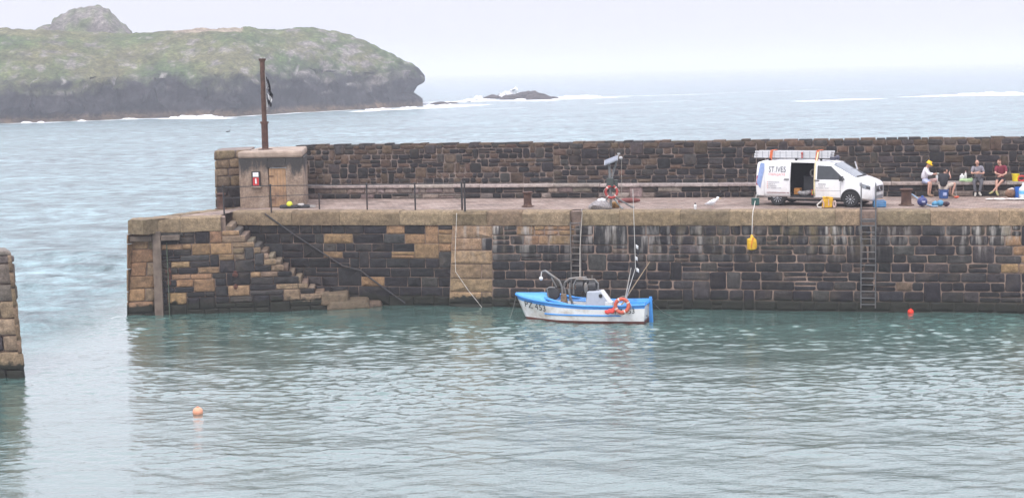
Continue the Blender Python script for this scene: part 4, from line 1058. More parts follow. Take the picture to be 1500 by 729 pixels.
def nose(y, z, off=0):                                  # front surface of the nose at (y, z)
    lo, hi = 4.4, VL
    for _ in range(24):
        x = (lo + hi) / 2
        r_ = ring(x); w = 0
        for i in range(7):
            if r_[i][1] <= z <= r_[i + 1][1]: t = (z - r_[i][1]) / max(1e-6, r_[i + 1][1] - r_[i][1]); w = r_[i][0] + (r_[i + 1][0] - r_[i][0]) * t
        if w > abs(y): lo = x
        else: hi = x
    return Vector((lo + off, y, z))
def nosepatch(y0, y1, z0, z1, off, n=10, m=3): return [[nose(y0 + (y1 - y0) * i / n, z0 + (z1 - z0) * j / m, off) for j in range(m + 1)] for i in range(n + 1)]
g = G(); g.grid(nosepatch(-.52, .52, .60, .85, .012)); gl = g.build('grille', M('grille black', (.02, .02, .022), .35), van, fix=False)
g = G()
for z in (.66, .78): g.tube([nose(y / 10 * .5, z, .022) for y in range(-10, 11)], .013, 6)
g.build('grille_bar', M('chrome', (.5, .5, .52), .2, .9), gl)
c0 = nose(0, .72, .035); g = G(); g.tube([(c0.x, .085 * math.cos(a), c0.z + .085 * math.sin(a)) for a in [i * math.pi / 10 for i in range(20)]], .012, 6, closed=True)
for a in (math.pi / 2, math.pi * 7 / 6, math.pi * 11 / 6): g.tube([(c0.x, 0, c0.z), (c0.x, .08 * math.cos(a), c0.z + .08 * math.sin(a))], .012, 6)
g.build('emblem', M('chrome', (.5, .5, .52)), gl)
g = G(); g.grid(nosepatch(-.55, .55, .34, .46, .010)); g.build('bumper_intake', M('intake grey', (.22, .22, .23), .6), van, fix=False)
g = G(); g.grid(nosepatch(-.26, .26, .47, .56, .018, 6, 2)); g.build('number_plate', M('plate white', (.70, .70, .68), .5), van, fix=False)
g = G(); g.tube([vsurf(x, 2.05, .004) for x in (2.66, 3.2, 3.8)], .006, 4); g.tube([vsurf(2.66, k, .002) for k in (1, 2, 3, 4, 4.9)], .007, 4); g.tube([vsurf(3.78, k, .002) for k in (1, 2, 2.9)], .007, 4); g.build('panel_gap', M('gap grey', (.2, .2, .21), .8), van)
tyre = M('tyre rubber', (.018, .018, .019), .85); rim_m = M('alloy rim', (.42, .43, .45), .35, .6, var=.12); archm = M('arch black', (.012, .012, .013), .9)
for wx in (1.02, 4.22):
    for s in (-1, 1):
        g = G()
        ar = [(.42 * math.cos(a), .345 + .42 * math.sin(a)) for a in [math.pi * (-.06) + i * math.pi * 1.12 / 20 for i in range(21)]]
        g.prism([(wx + x, z) for x, z in ar], .90, .972, lambda a, b, h: (a, s * h, b)); g.build('wheel_arch', archm, van, smooth=False)
        w = bpy.data.objects.new('wheel', None); COL.objects.link(w); w.parent = van; w.location = (wx, s * .86, .335); w.empty_display_size = .2
        g = G(); g.lathe([(.21, -.12), (.30, -.122), (.335, -.09), (.338, 0), (.335, .09), (.30, .122), (.21, .12)], axis='y', n=28); g.build('tyre', tyre, w)
        g = G(); g.lathe([(.215, .10), (.225, .118), (.20, .118), (.195, .07), (.02, .06)], axis='y', n=28); rm = g
        for k in range(10):
            a = 2 * math.pi * k / 10
            rm.tube([(.05 * math.cos(a), -.105, .05 * math.sin(a)), (.20 * math.cos(a), -.112, .20 * math.sin(a))], [.014, .024], 6)
        rm.lathe([(.001, .125), (.05, .125), (.06, .1)], axis='y', n=14)
        if s == 1: rm.v = [(x, -y, z) for x, y, z in rm.v]
        rb = rm.build('rim', rim_m, w)
        g = G(); g.lathe([(.001, .072), (.195, .072)], axis='y', n=20); g.v = [(x, y * (1 if s == -1 else -1), z) for x, y, z in g.v]; g.build('brake_disc', archm, w)
g = G(); g.box((2.6, 0, .26), (4.2, 1.5, .12)); g.build('underbody', archm, van, smooth=False)
for x in (.55, 1.75, 2.85): g = G(); g.box((x, 0, 1.985), (.07, 1.5, .04)); g.box((x, -.66, 1.95), (.09, .05, .08)); g.box((x, .66, 1.95), (.09, .05, .08)); g.build('roof_bar', black, van, smooth=False, bev=.01)
g = G(); g.box((3.32, -.45, 2.0), (.22, .3, .14)); g.lathe([(.10, 1.93), (.10, 2.08), (.05, 2.13)], c=(3.42, -.25, 0), n=12); g.build('roof_lamp', M('roof lamp dark', (.07, .07, .10), .5), van, bev=.02)
g = G(); g.tube([(3.98, .78, 1.42), (3.84, .84, 1.80)], .03, 6); g.build('snorkel_aerial', M('aerial', (.5, .5, .52), .4), van)
def vpt(x, y, z): return van.location + ve * x + vn * y + Vector((0, 0, z))
ld = thing('roof_ladder', 'silver extension ladder strapped flat on the van roof', 'ladder', vpt(-.22, -.30, 2.01), -VYAW)
alu = M('aluminium', (.62, .62, .63), .4, .35, var=.08, scale=2)
for y in (-.24, .24):
    for z in (.03, .15): pass
    g = G()
    for z, dx in ((.045, 0), (.15, .02), (.255, .05)): g.box((1.72 + dx, y, z), (3.4, .03, .085))
    g.build('rail', alu, ld, smooth=False, bev=.006)
for i in range(13):
    g = G()
    for z in (.045, .15, .255): g.tube([(.15 + i * .265, -.24, z), (.15 + i * .265, .24, z)], .018, 6)
    g.box((.15 + i * .265, -.262, .15), (.022, .012, .27)); g.build('rung', M('rung grey', (.35, .36, .38), .4, .4), ld)
for x, c in ((.82, 'orange'), (2.88, 'orange')):
    g = G()
    rows = [(x - .05, -.275, -.10), (x + .02, -.285, .30)]
    g.prism([(x - .10, -.10), (x + .02, -.10), (x + .08, .315), (x - .04, .315)], -.292, -.272, lambda a, b, h: (a, h, b)); g.box((x + .02, 0, .325), (.12, .57, .02)); g.build('strap', M('orange webbing', (.62, .15, .06), .8), ld, smooth=False)
g = G(); g.prism([(2.17, 0), (2.23, 0), (2.22, .26), (2.18, .26)], -.30, -.275, lambda a, b, h: (a, h, b)); g.ball((2.2, -.29, .2), (.045, .03, .06)); g.build('clamp', M('clamp red', (.35, .07, .06), .6), ld)
ys = thing('yellow_strap', 'long pale yellow strap hanging down the van door post', 'strap', vpt(2.66, -1.0, 0), -VYAW)
g = G()
pp = [vsurf(2.66, k, .02) for k in (1.2, 2, 3, 4, 5, 6)]; pp = [Vector((p.x - 2.66, p.y + 1.0, p.z)) for p in pp] + [Vector((.04, .42, 2.32))]
rows = [[p + Vector((-.032, 0, 0)), p + Vector((.032, 0, 0))] for p in pp]; g.grid(rows); o = g.build('webbing', M('yellow webbing', (.66, .56, .34), .8), ys); o.modifiers.new('Solid', 'SOLIDIFY').thickness = .008
# things inside the van
FZ = .46
tag(G().box((0, 0, .35), (.62, .5, .7)).box((0, -.02, .73), (.66, .54, .06)).build('tool_chest', M('dark tool chest', (.035, .037, .043), .6), smooth=False, bev=.02, loc=vpt(2.2, .1, FZ)), 'dark tool chest standing inside the open van', 'tool chest').rotation_euler = (0, 0, -VYAW)
g = G()
for s in range(4): g.tube([(.13 * math.cos(a) + .02 * s, .03 * s, .16 * math.sin(a)) for a in [i * math.pi / 9 for i in range(18)]], .022, 6, closed=True)
tag(g.build('rope_coil', M('pale rope coil', (.5, .48, .45), .9), loc=vpt(2.35, -.2, FZ + .90)), 'pale rope coil on the tool chest inside the van', 'rope')
o = tag(G().box((0, 0, .13), (.26, .3, .26)).box((0, -.155, .15), (.12, .02, .1)).build('tool_box', M('orange brown box', (.45, .20, .05), .6), smooth=False, bev=.02, loc=vpt(1.75, -.45, FZ)), 'orange brown box on the van floor at the rear of the door opening', 'box'); o.rotation_euler = (0, 0, -VYAW)
bucket('paint_tin', vpt(2.5, -.62, FZ), .09, .09, .22, M('orange red tin', (.65, .10, .04), .5), 'orange red tin on the van floor by the front door post', 'tin', badge=M('lime badge', (.5, .6, .08)))
o = tag(G().ball((0, 0, .08), (.3, .16, .1)).rumple(.08, 6).build('rope_tangle', M('tangled rope', (.26, .25, .25), .9, var=.5, scale=15), loc=vpt(2.15, -.62, FZ)), 'grey tangle of rope on the van floor in the door opening', 'rope')

# ------------------------------------------------------------------ people
def skin(nodes_, edges, root=0, sub=1):
    me = bpy.data.meshes.new('skin'); me.from_pydata([n[0] for n in nodes_], edges, [])
    o = bpy.data.objects.new('skin', me); COL.objects.link(o)
    m = o.modifiers.new('Skin', 'SKIN'); m.use_smooth_shade = True
    for i, n in enumerate(nodes_):
        d = me.skin_vertices[0].data[i]; r = n[1]; d.radius = r if isinstance(r, tuple) else (r, r); d.use_root = (i == root)
    s = o.modifiers.new('Sub', 'SUBSURF'); s.levels = s.render_levels = sub
    bpy.context.view_layer.update()
    out = bpy.data.meshes.new_from_object(o.evaluated_get(bpy.context.evaluated_depsgraph_get()))
    vs = [v.co.copy() for v in out.vertices]; fs = [tuple(p.vertices) for p in out.polygons]
    bpy.data.objects.remove(o); bpy.data.meshes.remove(me); bpy.data.meshes.remove(out)
    return vs, fs
def V(*a): return Vector(a)
skinm = M('skin', (.48, .27, .20), .55, var=.1, scale=12)
def fingers(ns, es, wi, w, d, side_v, grip):
    """palm and five curled fingers continuing the forearm direction d"""
    d = d.normalized(); sv = side_v - d * side_v.dot(d); sv.normalize(); dn = d.cross(sv)
    pi_ = len(ns); ns.append((w + d * .07, (.040, .022))); es.append((wi, pi_))
    for k, (o, l) in enumerate(((-.033, .075), (-.011, .085), (.011, .08), (.033, .062))):
        b = len(ns); q = w + d * .10 + sv * o
        ns += [(q, .010), (q + d * l * .45 + dn * .012 * grip, .009), (q + d * l * .75 + dn * .04 * grip, .008)]
        es += [(pi_, b), (b, b + 1), (b + 1, b + 2)]
    b = len(ns); q = w + d * .035 - sv * .042
    ns += [(q, .012), (q + d * .045 - sv * .015 + dn * .015 * grip, .010)]; es += [(pi_, b), (b, b + 1)]
def person(loc, rz, label, J, shirt, trousers, boots, hair, sleeve=.5, leg=1.0, head_dir=(0, -1, 0), helmet=None, bald=False, scale=1.0, smock=False, vest=False):
    t = thing('person', label, 'person', loc, rz); t.scale = (scale,) * 3
    ns, es = [], []
    def node(p, r, par=None):
        ns.append((Vector(p), r)); 
        if par is not None: es.append((par, len(ns) - 1))
        return len(ns) - 1
    pel = node(J['pelvis'], (.12, .09)); bel = node(Vector(J['pelvis']).lerp(Vector(J['chest']), .5), (.11, .08), pel); ch = node(J['chest'], (.125, .085), bel)
    nk = node(J['neck'], .058, ch); hd = node(Vector(J['neck']).lerp(Vector(J['head']), .6), .062, nk)
    hands = []
    for s in 'LR':
        sh_ = node(J['sh' + s], .052, ch); el = node(J['el' + s], .045, sh_); wr = node(J['wr' + s], .029, el); hands.append((wr, Vector(J['wr' + s]), Vector(J['wr' + s]) - Vector(J['el' + s])))
        hp_ = node(J['hp' + s], .075, pel); kn = node(J['kn' + s], .062, hp_); ca = node(Vector(J['kn' + s]).lerp(Vector(J['an' + s]), .35), .058, kn); an = node(J['an' + s], .038, ca)
        node(J['to' + s], (.042, .028), an)
    for wr, w, d in hands: fingers(ns, es, wr, w, d, V(0, 0, 1), 1.0)
    vs, fs = skin(ns, es)
    # head with a face
    hc = Vector(J['head']); f = Vector(head_dir).normalized(); up = (Vector(J['head']) - Vector(J['neck'])).normalized(); up = (up * .5 + V(0, 0, .8)).normalized(); rt = f.cross(up).normalized(); up = rt.cross(f).normalized()
    gb = G(); gb.add(vs, fs)
    hg = G(); hg.ball((0, 0, 0), (.078, .098, .120), 18, 14)
    out = []
    for x, y, z in hg.v:
        k = 1 - .22 * max(0, -z / .12); x *= k
        if z < -.05 and y > 0: y *= .75
        out.append((x, y, z))
    hg.v = out
    hg.ball((0, .105, -.018), (.015, .022, .026), 8, 6); hg.ball((0, .098, -.008), (.010, .014, .03), 8, 6)       # nose
    for s in (-1, 1): hg.ball((s * .08, -.005, -.01), (.012, .025, .034), 8, 6)                                     # ears
    hg.ball((0, .088, -.062), (.026, .012, .008), 8, 6); hg.ball((0, .08, -.105), (.03, .02, .016), 8, 6)            # lips, chin
    def hp3(x, y, z): return hc + rt * x + f * y + up * z
    gb.add([hp3(*v) for v in hg.v], hg.f)
    gb.build('body', skinm, t, angle=80)
    e = G()
    for s in (-1, 1): e.ball(hp3(s * .032, .086, .012), (.012, .012, .009), 8, 6)
    e.build('eyes', M('eye dark', (.03, .025, .02), .3), t)
    hr_ = G(); hr_.ball((0, 0, 0), (.086, .104, .126), 18, 14)
    keep = [v for v in hr_.v]; ff = [q for q in hr_.f if all((keep[i][2] > .035 and keep[i][1] < .085) or (keep[i][1] < -.01 and keep[i][2] > -.05) for i in q)]
    if bald: ff = [q for q in ff if all(keep[i][2] < .06 for i in q)]
    hh = G(); hh.add([hp3(v[0], v[1] - .006, v[2] + .006) for v in keep], ff)
    bmh = bmesh.new(); mm = bpy.data.meshes.new('x'); mm.from_pydata(hh.v, [], hh.f); bmh.from_mesh(mm); bmesh.ops.delete(bmh, geom=[v for v in bmh.verts if not v.link_faces], context='VERTS'); bmh.verts.index_update()
    h2 = G(); h2.add([v.co.copy() for v in bmh.verts], [tuple(v.index for v in q.verts) for q in bmh.faces]); bmh.free()
    h2.rumple(.012, 18); o = h2.build('hair', hair, t, fix=False); o.modifiers.new('Solid', 'SOLIDIFY').thickness = .014
    if helmet:
        h3 = G(); pr = [(.125, -.0), (.13, .01), (.122, .05), (.095, .10), (.05, .128), (.004, .135)]
        h3.lathe(pr, n=18, sc=(.9, 1.05)); h3.box((0, .14, .005), (.16, .09, .014)); h3.box((0, 0, .125), (.03, .2, .03))
        h3.v = [tuple(hp3(x, y - .005, z + .035)) for x, y, z in h3.v]; h3.build('helmet', helmet, t)
    def cloth(lst, edges, mat, nm):
        v_, f_ = skin(lst, edges); g_ = G(); g_.add(v_, f_); return g_.build(nm, mat, t, angle=80)
    pe_, ct = Vector(J['pelvis']), Vector(J['chest'])
    L_ = [(pe_ + V(0, 0, -.01), (.18, .15)), (pe_.lerp(ct, .5), (.17, .14)), (ct, (.185, .145)), (ct.lerp(Vector(J['neck']), .72), (.095, .09))]; E_ = [(0, 1), (1, 2), (2, 3)]
    if not vest or True:
        for s in 'LR':
            i = len(L_); a, b, c = Vector(J['sh' + s]), Vector(J['el' + s]), Vector(J['wr' + s])
            if vest: L_ += [(a * .9 + ct * .1, .085)]; E_ += [(2, i)]
            else:
                L_ += [(a, .092), (a.lerp(b, min(1, sleeve * 2) * .97), .068)]; E_ += [(2, i), (i, i + 1)]
                if sleeve > .5: L_ += [(b.lerp(c, .85), .05)]; E_ += [(i + 1, i + 2)]
    cloth(L_, E_, shirt, 'shirt')
    L_ = [(pe_ + V(0, 0, .03), (.172, .142))]; E_ = []
    for s in 'LR':
        i = len(L_); a, b, c = Vector(J['hp' + s]), Vector(J['kn' + s]), Vector(J['an' + s])
        L_ += [(a, .118), (a.lerp(b, min(1, leg * 2) * .9), .098 if leg <= .5 else .086)]; E_ += [(0, i), (i, i + 1)]
        if leg > .5: L_ += [(b, .082), (b.lerp(c, .5), .074), (b.lerp(c, .92), .062)]; E_ += [(i + 1, i + 2), (i + 2, i + 3), (i + 3, i + 4)]
    cloth(L_, E_, trousers, 'trousers' if leg > .5 else 'shorts')
    for s in 'LR':
        an, to, kn = Vector(J['an' + s]), Vector(J['to' + s]), Vector(J['kn' + s]); dd = (to - an).normalized()
        cloth([(an.lerp(kn, .12), .055), (an, .056), (an.lerp(to, .5) - V(0, 0, .01), (.055, .045)), (to + dd * .03, (.05, .035))], [(0, 1), (1, 2), (2, 3)], boots, 'boot')
    return t
hair_d = M('dark hair', (.03, .02, .015), .8); hair_g = M('grey hair', (.22, .2, .18), .8); hair_r = M('brown red hair', (.10, .045, .025), .8)
boot_b = M('tan boots', (.22, .14, .09), .8); shoe_g = M('grey shoes', (.33, .31, .27), .8); shoe_y = M('olive shoes', (.30, .27, .12), .8)
# seat height above the paving .63; person frames: x along the quay, -y towards the harbour
def seat(px, dy=0):
    o = on(px, 289, HQ); return Q(toQ(o)[0], DB + dy, HQ)
# grey T-shirt, arms folded
person(seat(1433), -QA, 'man in grey T-shirt and dark trousers sitting on the bench with folded arms',
    dict(pelvis=V(.05, .14, .74), chest=V(.02, .10, 1.13), neck=V(0, .05, 1.33), head=V(-.02, .0, 1.48), shL=V(-.19, .07, 1.26), shR=V(.21, .07, 1.26), elL=V(-.26, -.10, 1.0), elR=V(.27, -.10, 1.0), wrL=V(-.03, -.20, 1.07), wrR=V(.02, -.23, 1.03),
         hpL=V(-.06, .08, .70), hpR=V(.15, .08, .70), knL=V(-.17, -.32, .66), knR=V(.16, -.34, .65), anL=V(-.10, -.44, .14), anR=V(.06, -.44, .16), toL=V(-.14, -.62, .05), toR=V(.12, -.62, .09)),
    M('grey shirt', (.20, .19, .215), .9), M('dark trousers', (.085, .085, .095), .9), shoe_g, hair_g, sleeve=.42, leg=1, head_dir=(-.2, -1, -.15), bald=True)
# maroon polo, bare crossed legs
person(seat(1466), -QA, 'man in maroon polo shirt and dark shorts sitting with crossed bare legs',
    dict(pelvis=V(.05, .14, .74), chest=V(.06, .10, 1.14), neck=V(.03, .06, 1.34), head=V(-.02, .03, 1.50), shL=V(-.14, .04, 1.27), shR=V(.26, .10, 1.27), elL=V(-.20, -.12, 1.02), elR=V(.27, -.12, 1.0), wrL=V(.02, -.27, .96), wrR=V(.03, -.28, .92),
         hpL=V(-.05, .08, .70), hpR=V(.15, .08, .70), knL=V(-.15, -.32, .68), knR=V(.08, -.34, .70), anL=V(-.16, -.42, .22), anR=V(-.34, -.42, .20), toL=V(-.10, -.56, .08), toR=V(-.46, -.52, .16)),
    M('maroon shirt', (.17, .022, .04), .9), M('dark shorts', (.05, .04, .045), .9), shoe_y, hair_r, sleeve=.42, leg=.42, head_dir=(-.8, -.8, -.1))
# hard hat worker, white top
person(seat(1358), -QA, 'worker in yellow hard hat and white top perched on the bench facing right',
    dict(pelvis=V(-.12, -.02, .76), chest=V(-.07, -.08, 1.12), neck=V(.0, -.10, 1.30), head=V(.08, -.12, 1.43), shL=V(-.05, -.24, 1.22), shR=V(-.02, .08, 1.24), elL=V(.05, -.30, .98), elR=V(.12, .05, 1.0), wrL=V(.29, -.26, 1.01), wrR=V(.33, -.06, 1.0),
         hpL=V(-.10, -.12, .70), hpR=V(-.06, .02, .70), knL=V(.10, -.36, .62), knR=V(.18, -.18, .62), anL=V(.05, -.42, .12), anR=V(.12, -.34, .12), toL=V(.18, -.50, .05), toR=V(.26, -.42, .05)),
    M('white smock', (.72, .70, .74), .9, var=.06), M('pale blue shorts', (.42, .46, .62), .9), boot_b, hair_d, sleeve=1, leg=.5, head_dir=(.85, -.4, -.45), helmet=M('hard hat yellow', (.80, .50, .01), .35))
tag(G().ball((0, 0, 0), (.10, .05, .04)).rumple(.015, 9).build('sandwich', M('wrapped food', (.40, .42, .36), .7), loc=seat(1358) + EE * .43 + EN * -.14 + V(0, 0, 1.02)), 'small wrapped snack in the hands of the hard hat worker', 'food')
# dark vest, back to us, on the bucket
person(on(1382, 290.3, HQ), -QA, 'man in dark vest and beige shorts sitting on a blue bucket with his back turned',
    dict(pelvis=V(.0, .02, .50), chest=V(.0, .0, .90), neck=V(.04, .02, 1.08), head=V(.08, .06, 1.20), shL=V(-.17, .05, 1.0), shR=V(.19, -.02, 1.0), elL=V(-.16, .28, .84), elR=V(.30, .16, .86), wrL=V(.03, .42, .92), wrR=V(.27, .36, 1.04),
         hpL=V(-.02, .10, .50), hpR=V(.12, .04, .50), knL=V(.28, .42, .64), knR=V(.50, .16, .66), anL=V(.30, .38, .12), anR=V(.36, .10, .12), toL=V(.50, .42, .05), toR=V(.56, .06, .05)),
    M('charcoal vest', (.030, .030, .036), .9), M('beige shorts', (.47, .40, .34), .9), boot_b, hair_d, sleeve=.3, leg=.48, head_dir=(.75, .65, -.05), vest=False)

# ------------------------------------------------------------------ foreground pier end at the left edge
C1 = on(36, 553)
lp = thing('stone_pier', 'end of a nearer stone pier with tan corner blocks at the left edge', 'pier', C1)
LE = V(-math.cos(R(3)), -math.sin(R(3)), 0); LN = V(math.sin(R(3)), -math.cos(R(3)), 0) * -1
LH = atY(20, 364, C1.y + 1).z
bxt = .22                                               # batter
def fr_lp(u, d, z): return LE * (u + bxt * 1.0 * z / LH) + LN * (d + bxt * z / LH) + V(0, 0, z)
g = G(); random.seed(41); z = -.3; k = 0
while z < LH - .42:
    h = random.uniform(.52, .66)
    if LH - .42 - z - h < .35: h = LH - .42 - z
    w = .82 if k % 2 else .62
    stone(g, fr_lp, 0, w, z, z + h, vary((.22, .155, .10) if z < 2.5 else (.15, .125, .105), .22), .03, .12, .09, .016)
    x = w
    while x < 9:
        w2 = random.uniform(.5, 1.0); stone(g, fr_lp, x, x + w2, z, z + h, vary(DARK2 if x < 1 or random.random() < .6 else TAN2, .3), .03, .12, .09, .02); x += w2
    z += h; k += 1
x = 0
while x < 9: w2 = random.uniform(.6, 1.1); stone(g, fr_lp, x, x + w2, LH - .42, LH - .13, vary((.13, .115, .10), .2), .03, .12, .1, .016); x += w2
g.build('quay_wall', stone_nose, lp, colors=True, angle=60, fix=False)
g = G(); SD2 = V(-.33, .944, 0); SNr = V(.944, .33, 0)
def fr_ls(u, d, z): return SD2 * u + LE * (bxt * 1.0 * z / LH) - SNr * d + V(0, 0, z)
masonry(g, fr_ls, 0.02, 1.5, -.3, LH - .12, .55, (.6, 1.2), lambda u, z, a, b: vary(TAN2, .25), seed=43, jit=.03, rnd=.09, dep=.12)
g.build('end_wall', stone_nose, lp, colors=True, angle=60, fix=False)
g = G(); vs = []
for z in (-1.5, LH - .1):
    s = z / LH * bxt
    for p in (LE * (1.0 * s + .09) + LN * (s + .07) + SD2 * .05, LE * 9 + LN * (s + .07), LE * 9 + LN * 1.5, SD2 * 1.4 + LE * (1.0 * s + .12)): vs.append(p + V(0, 0, z))
g.add(vs, [(3, 2, 1, 0), (4, 5, 6, 7), (0, 1, 5, 4), (1, 2, 6, 5), (2, 3, 7, 6), (3, 0, 4, 7)]); g.build('rubble_core', mortar, lp, smooth=False)
g = G(); vs = []
for z in (LH - .14, LH + .02):
    for p in (LE * .27 + LN * .16, LE * 9 + LN * .16, LE * 9 + LN * 1.4, SD2 * 1.35 + LE * .35): vs.append(p + V(0, 0, z))
g.add(vs, [(3, 2, 1, 0), (4, 5, 6, 7), (0, 1, 5, 4), (1, 2, 6, 5), (2, 3, 7, 6), (3, 0, 4, 7)], (.16, .14, .12)); g.build('capping', cop_mat, lp, colors=True, smooth=False, bev=.05)

# ------------------------------------------------------------------ island
ISL = [  # px, waterline y, cliff top y, ridge y, ridge depth
    (-330, 189, 132, 44, 60), (-200, 186, 132, 42, 60), (-80, 183.5, 131, 41, 60), (0, 181, 129, 41, 58), (60, 179.5, 126, 44, 58), (120, 177.5, 122, 47, 56), (200, 174, 115, 50, 56), (250, 173, 116, 44, 54),
    (300, 172, 118, 41, 54), (345, 171, 112, 42, 54), (400, 167.5, 108, 42, 52), (440, 165, 106, 41, 48), (470, 163.5, 110, 41, 44), (500, 162, 112, 47, 40), (530, 160.5, 112, 56, 32), (560, 159, 110, 71, 24), (585, 157.5, 106, 84, 17), (605, 156.5, 104, 95, 10), (615, 156, 109, 101, 6), (620, 155.5, 114, 109, 4)]
def isl(px):
    for a, b in zip(ISL, ISL[1:]):
        if px <= b[0]:
            k = (px - a[0]) / (b[0] - a[0]); k2 = k
            return [p + (q - p) * k2 for p, q in zip(a, b)]
    return list(ISL[-1])
COAST = []
def fb(p, sc, o=5): return noise.fractal(Vector(p) * sc, 1.0, 2.0, o)
NPX = 330; TT = [0, .03, .06, .09, .12, .15, .18, .21, .24, .27, .30, .33, .36, .40] + [.40 + .45 * i / 26 for i in range(1, 27)] + [.88, .91, .94, .97, 1.0]
rows, cols = [], []
for i in range(NPX + 1):
    px = -330 + (620 + 330) * i / NPX
    _, wy, cy, ry, D = isl(px)
    c = on(px, wy); COAST.append(c.copy()); dirv = V(c.x, c.y, 0).normalized()
    ap = 4.5 if px < 560 else 1.5
    if 480 < px < 560: ap = 2.5
    ap *= .6 + .8 * abs(fb((px * .03, 3, 0), 1))
    hcl = atY(px, cy, c.y + ap + 5).z; hr_i = atY(px, ry, c.y + D).z; hr_i = max(hr_i, hcl + .3)
    rr, cc = [], []
    for t in TT:
        if t <= .06: d = ap * t / .06; z = -.8 + 1.9 * (t / .06) ** .7
        elif t <= .40:
            k = (t - .06) / .34; d = ap + 5 * k ** 1.5; z = 1.1 + (hcl - 1.1) * k ** .85
        elif t <= .85:
            k = (t - .40) / .45; d = ap + 5 + (D - ap - 5) * k if D > ap + 5 else ap + 5 + k * 2; z = hcl + (hr_i - hcl) * (1 - (1 - k) ** 1.35)
        else:
            k = (t - .85) / .15; d = max(D, ap + 7) + 90 * k; z = hr_i + (-2 - hr_i) * k ** 1.2
        p = c + dirv * d
        if px > 560:                                  # undercut of the headland
            p.x += (px - 560) / 61 * (-4.6 * math.exp(-((z - 4.4) / 1.7) ** 2) + .8 * math.exp(-((z - 8.5) / 2) ** 2))
        q = V(p.x, p.y, z)
        cl = 1 if .06 < t < .42 else .35
        edge = min(1, (621 - px) / 30 + .45)
        n1 = noise.noise_vector(q * .16); n2 = noise.noise_vector(q * .5)
        amp = cl * edge
        q += V(n1.x, n1.y, n1.z * .35) * 2.4 * amp + V(n2.x, n2.y, n2.z * .5) * 1.3 * amp
        if .06 < t < .42: q += dirv * ((abs(fb((q.x, 5, q.z * .25), .075, 4)) * 9.0 - 2.0 - abs(fb((q.x * 1.0, 0, q.z * .35), .35)) * 2.2) * edge * min(1, (t - .06) * 12))
        if t > .42 and t <= .88: q.z += (fb(q, .09) * .7 + fb(q, .35) * .38) * min(1, (t - .42) * 9) * edge
        rr.append(q)
        nz = fb((p.x, p.y, z * 2), .05); nz2 = fb((p.x, p.y * .6, z * 2.2), .22); nz3 = noise.noise(V(p.x, p.y, z) * .9)
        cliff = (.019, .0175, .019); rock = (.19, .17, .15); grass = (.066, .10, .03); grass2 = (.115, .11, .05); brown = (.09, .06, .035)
        if t <= .075: col = tuple(x * (1 + .5 * nz2) for x in brown)
        else:
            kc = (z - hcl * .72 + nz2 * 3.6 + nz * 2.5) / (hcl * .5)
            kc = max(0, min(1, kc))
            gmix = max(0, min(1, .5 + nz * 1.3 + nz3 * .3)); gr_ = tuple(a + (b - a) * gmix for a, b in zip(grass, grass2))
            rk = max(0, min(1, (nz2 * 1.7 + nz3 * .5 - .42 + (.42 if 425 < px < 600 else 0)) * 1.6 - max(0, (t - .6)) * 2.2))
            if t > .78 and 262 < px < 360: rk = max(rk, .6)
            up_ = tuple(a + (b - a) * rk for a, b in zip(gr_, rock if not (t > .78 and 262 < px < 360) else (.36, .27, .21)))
            cv = 1 + .5 * nz2 + .9 * max(0, noise.noise(V(p.x * .35, p.y * .2, z * .9 + p.x * .1))) * 1.6 - .5 * max(0, noise.noise(V(p.x * .22, 7, z * .05))); col = tuple(a + (b - a) * kc for a, b in zip(tuple(x * cv for x in cliff), up_))  # crevice shade painted into the cliff colour as dark vertical streaks
            if .2 < t < .45 and noise.noise(V(p.x * .5, 3, z * .12)) > .5 and kc > .1: col = (.24, .225, .20)
        cc.append(tuple(max(.01, x) for x in col))
    rows.append(rr); cols.append(cc)
def isl_mat(nm):
    m, nt, b = nodes_of(nm)
    at = nd(nt, 'ShaderNodeAttribute', attribute_name='Col'); n = noise_node(nt, .8, 9, .75); n2 = noise_node(nt, .18, 6, .65)
    c = mix(nt, 1, at.outputs['Color'], ramp(nt, n.outputs['Fac'], [(.32, .35), (.5, 1), (.68, 2.0)]).outputs['Color'], 'MULTIPLY')
    c = mix(nt, 1, c, ramp(nt, n2.outputs['Fac'], [(.3, .55), (.7, 1.4)]).outputs['Color'], 'MULTIPLY')
    L(nt, c, b.inputs['Base Color']); b.inputs['Roughness'].default_value = .95; b.inputs['Specular IOR Level'].default_value = .2
    bump(nt, b, n.outputs['Fac'], .9, .7); return m
im = isl_mat('island ground')
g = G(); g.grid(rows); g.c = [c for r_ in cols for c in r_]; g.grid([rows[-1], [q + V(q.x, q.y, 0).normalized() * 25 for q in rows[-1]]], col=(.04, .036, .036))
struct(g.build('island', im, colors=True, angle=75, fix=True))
# crag behind the ridge
CR = [(48, 46), (58, 40), (66, 38), (76, 38), (82, 28), (93, 22), (108, 13), (122, 12), (138, 9), (150, 11), (160, 17), (168, 27), (174, 33), (184, 40), (192, 47), (200, 56)]
g = G(); rows = []; cc = []
for i in range(90):
    px = 46 + 156 * i / 89; ty = itp(px, CR); YC = 505
    tp = atY(px, ty, YC); base = 12
    r_ = []
    for j in range(25):
        a = math.pi * j / 24; d = -math.cos(a) * 24; z = base + (tp.z - base) * math.sin(a) ** .8
        q = V(tp.x * (YC + d) / YC, YC + d, z); n1 = noise.noise_vector(q * .22); n2 = noise.noise_vector(q * .7)
        q += n1 * 1.2 + n2 * .6; r_.append(q)
        nn = fb(q, .18); gm = max(0, min(1, .5 + nn * 1.6 - (z - 24) * .03)); cc.append(tuple(a_ + (b_ - a_) * gm for a_, b_ in zip((.17, .15, .135), (.10, .12, .055))))
    rows.append(r_)
g.grid(rows); g.c = cc; struct(g.build('island_crag', im, colors=True, angle=75))
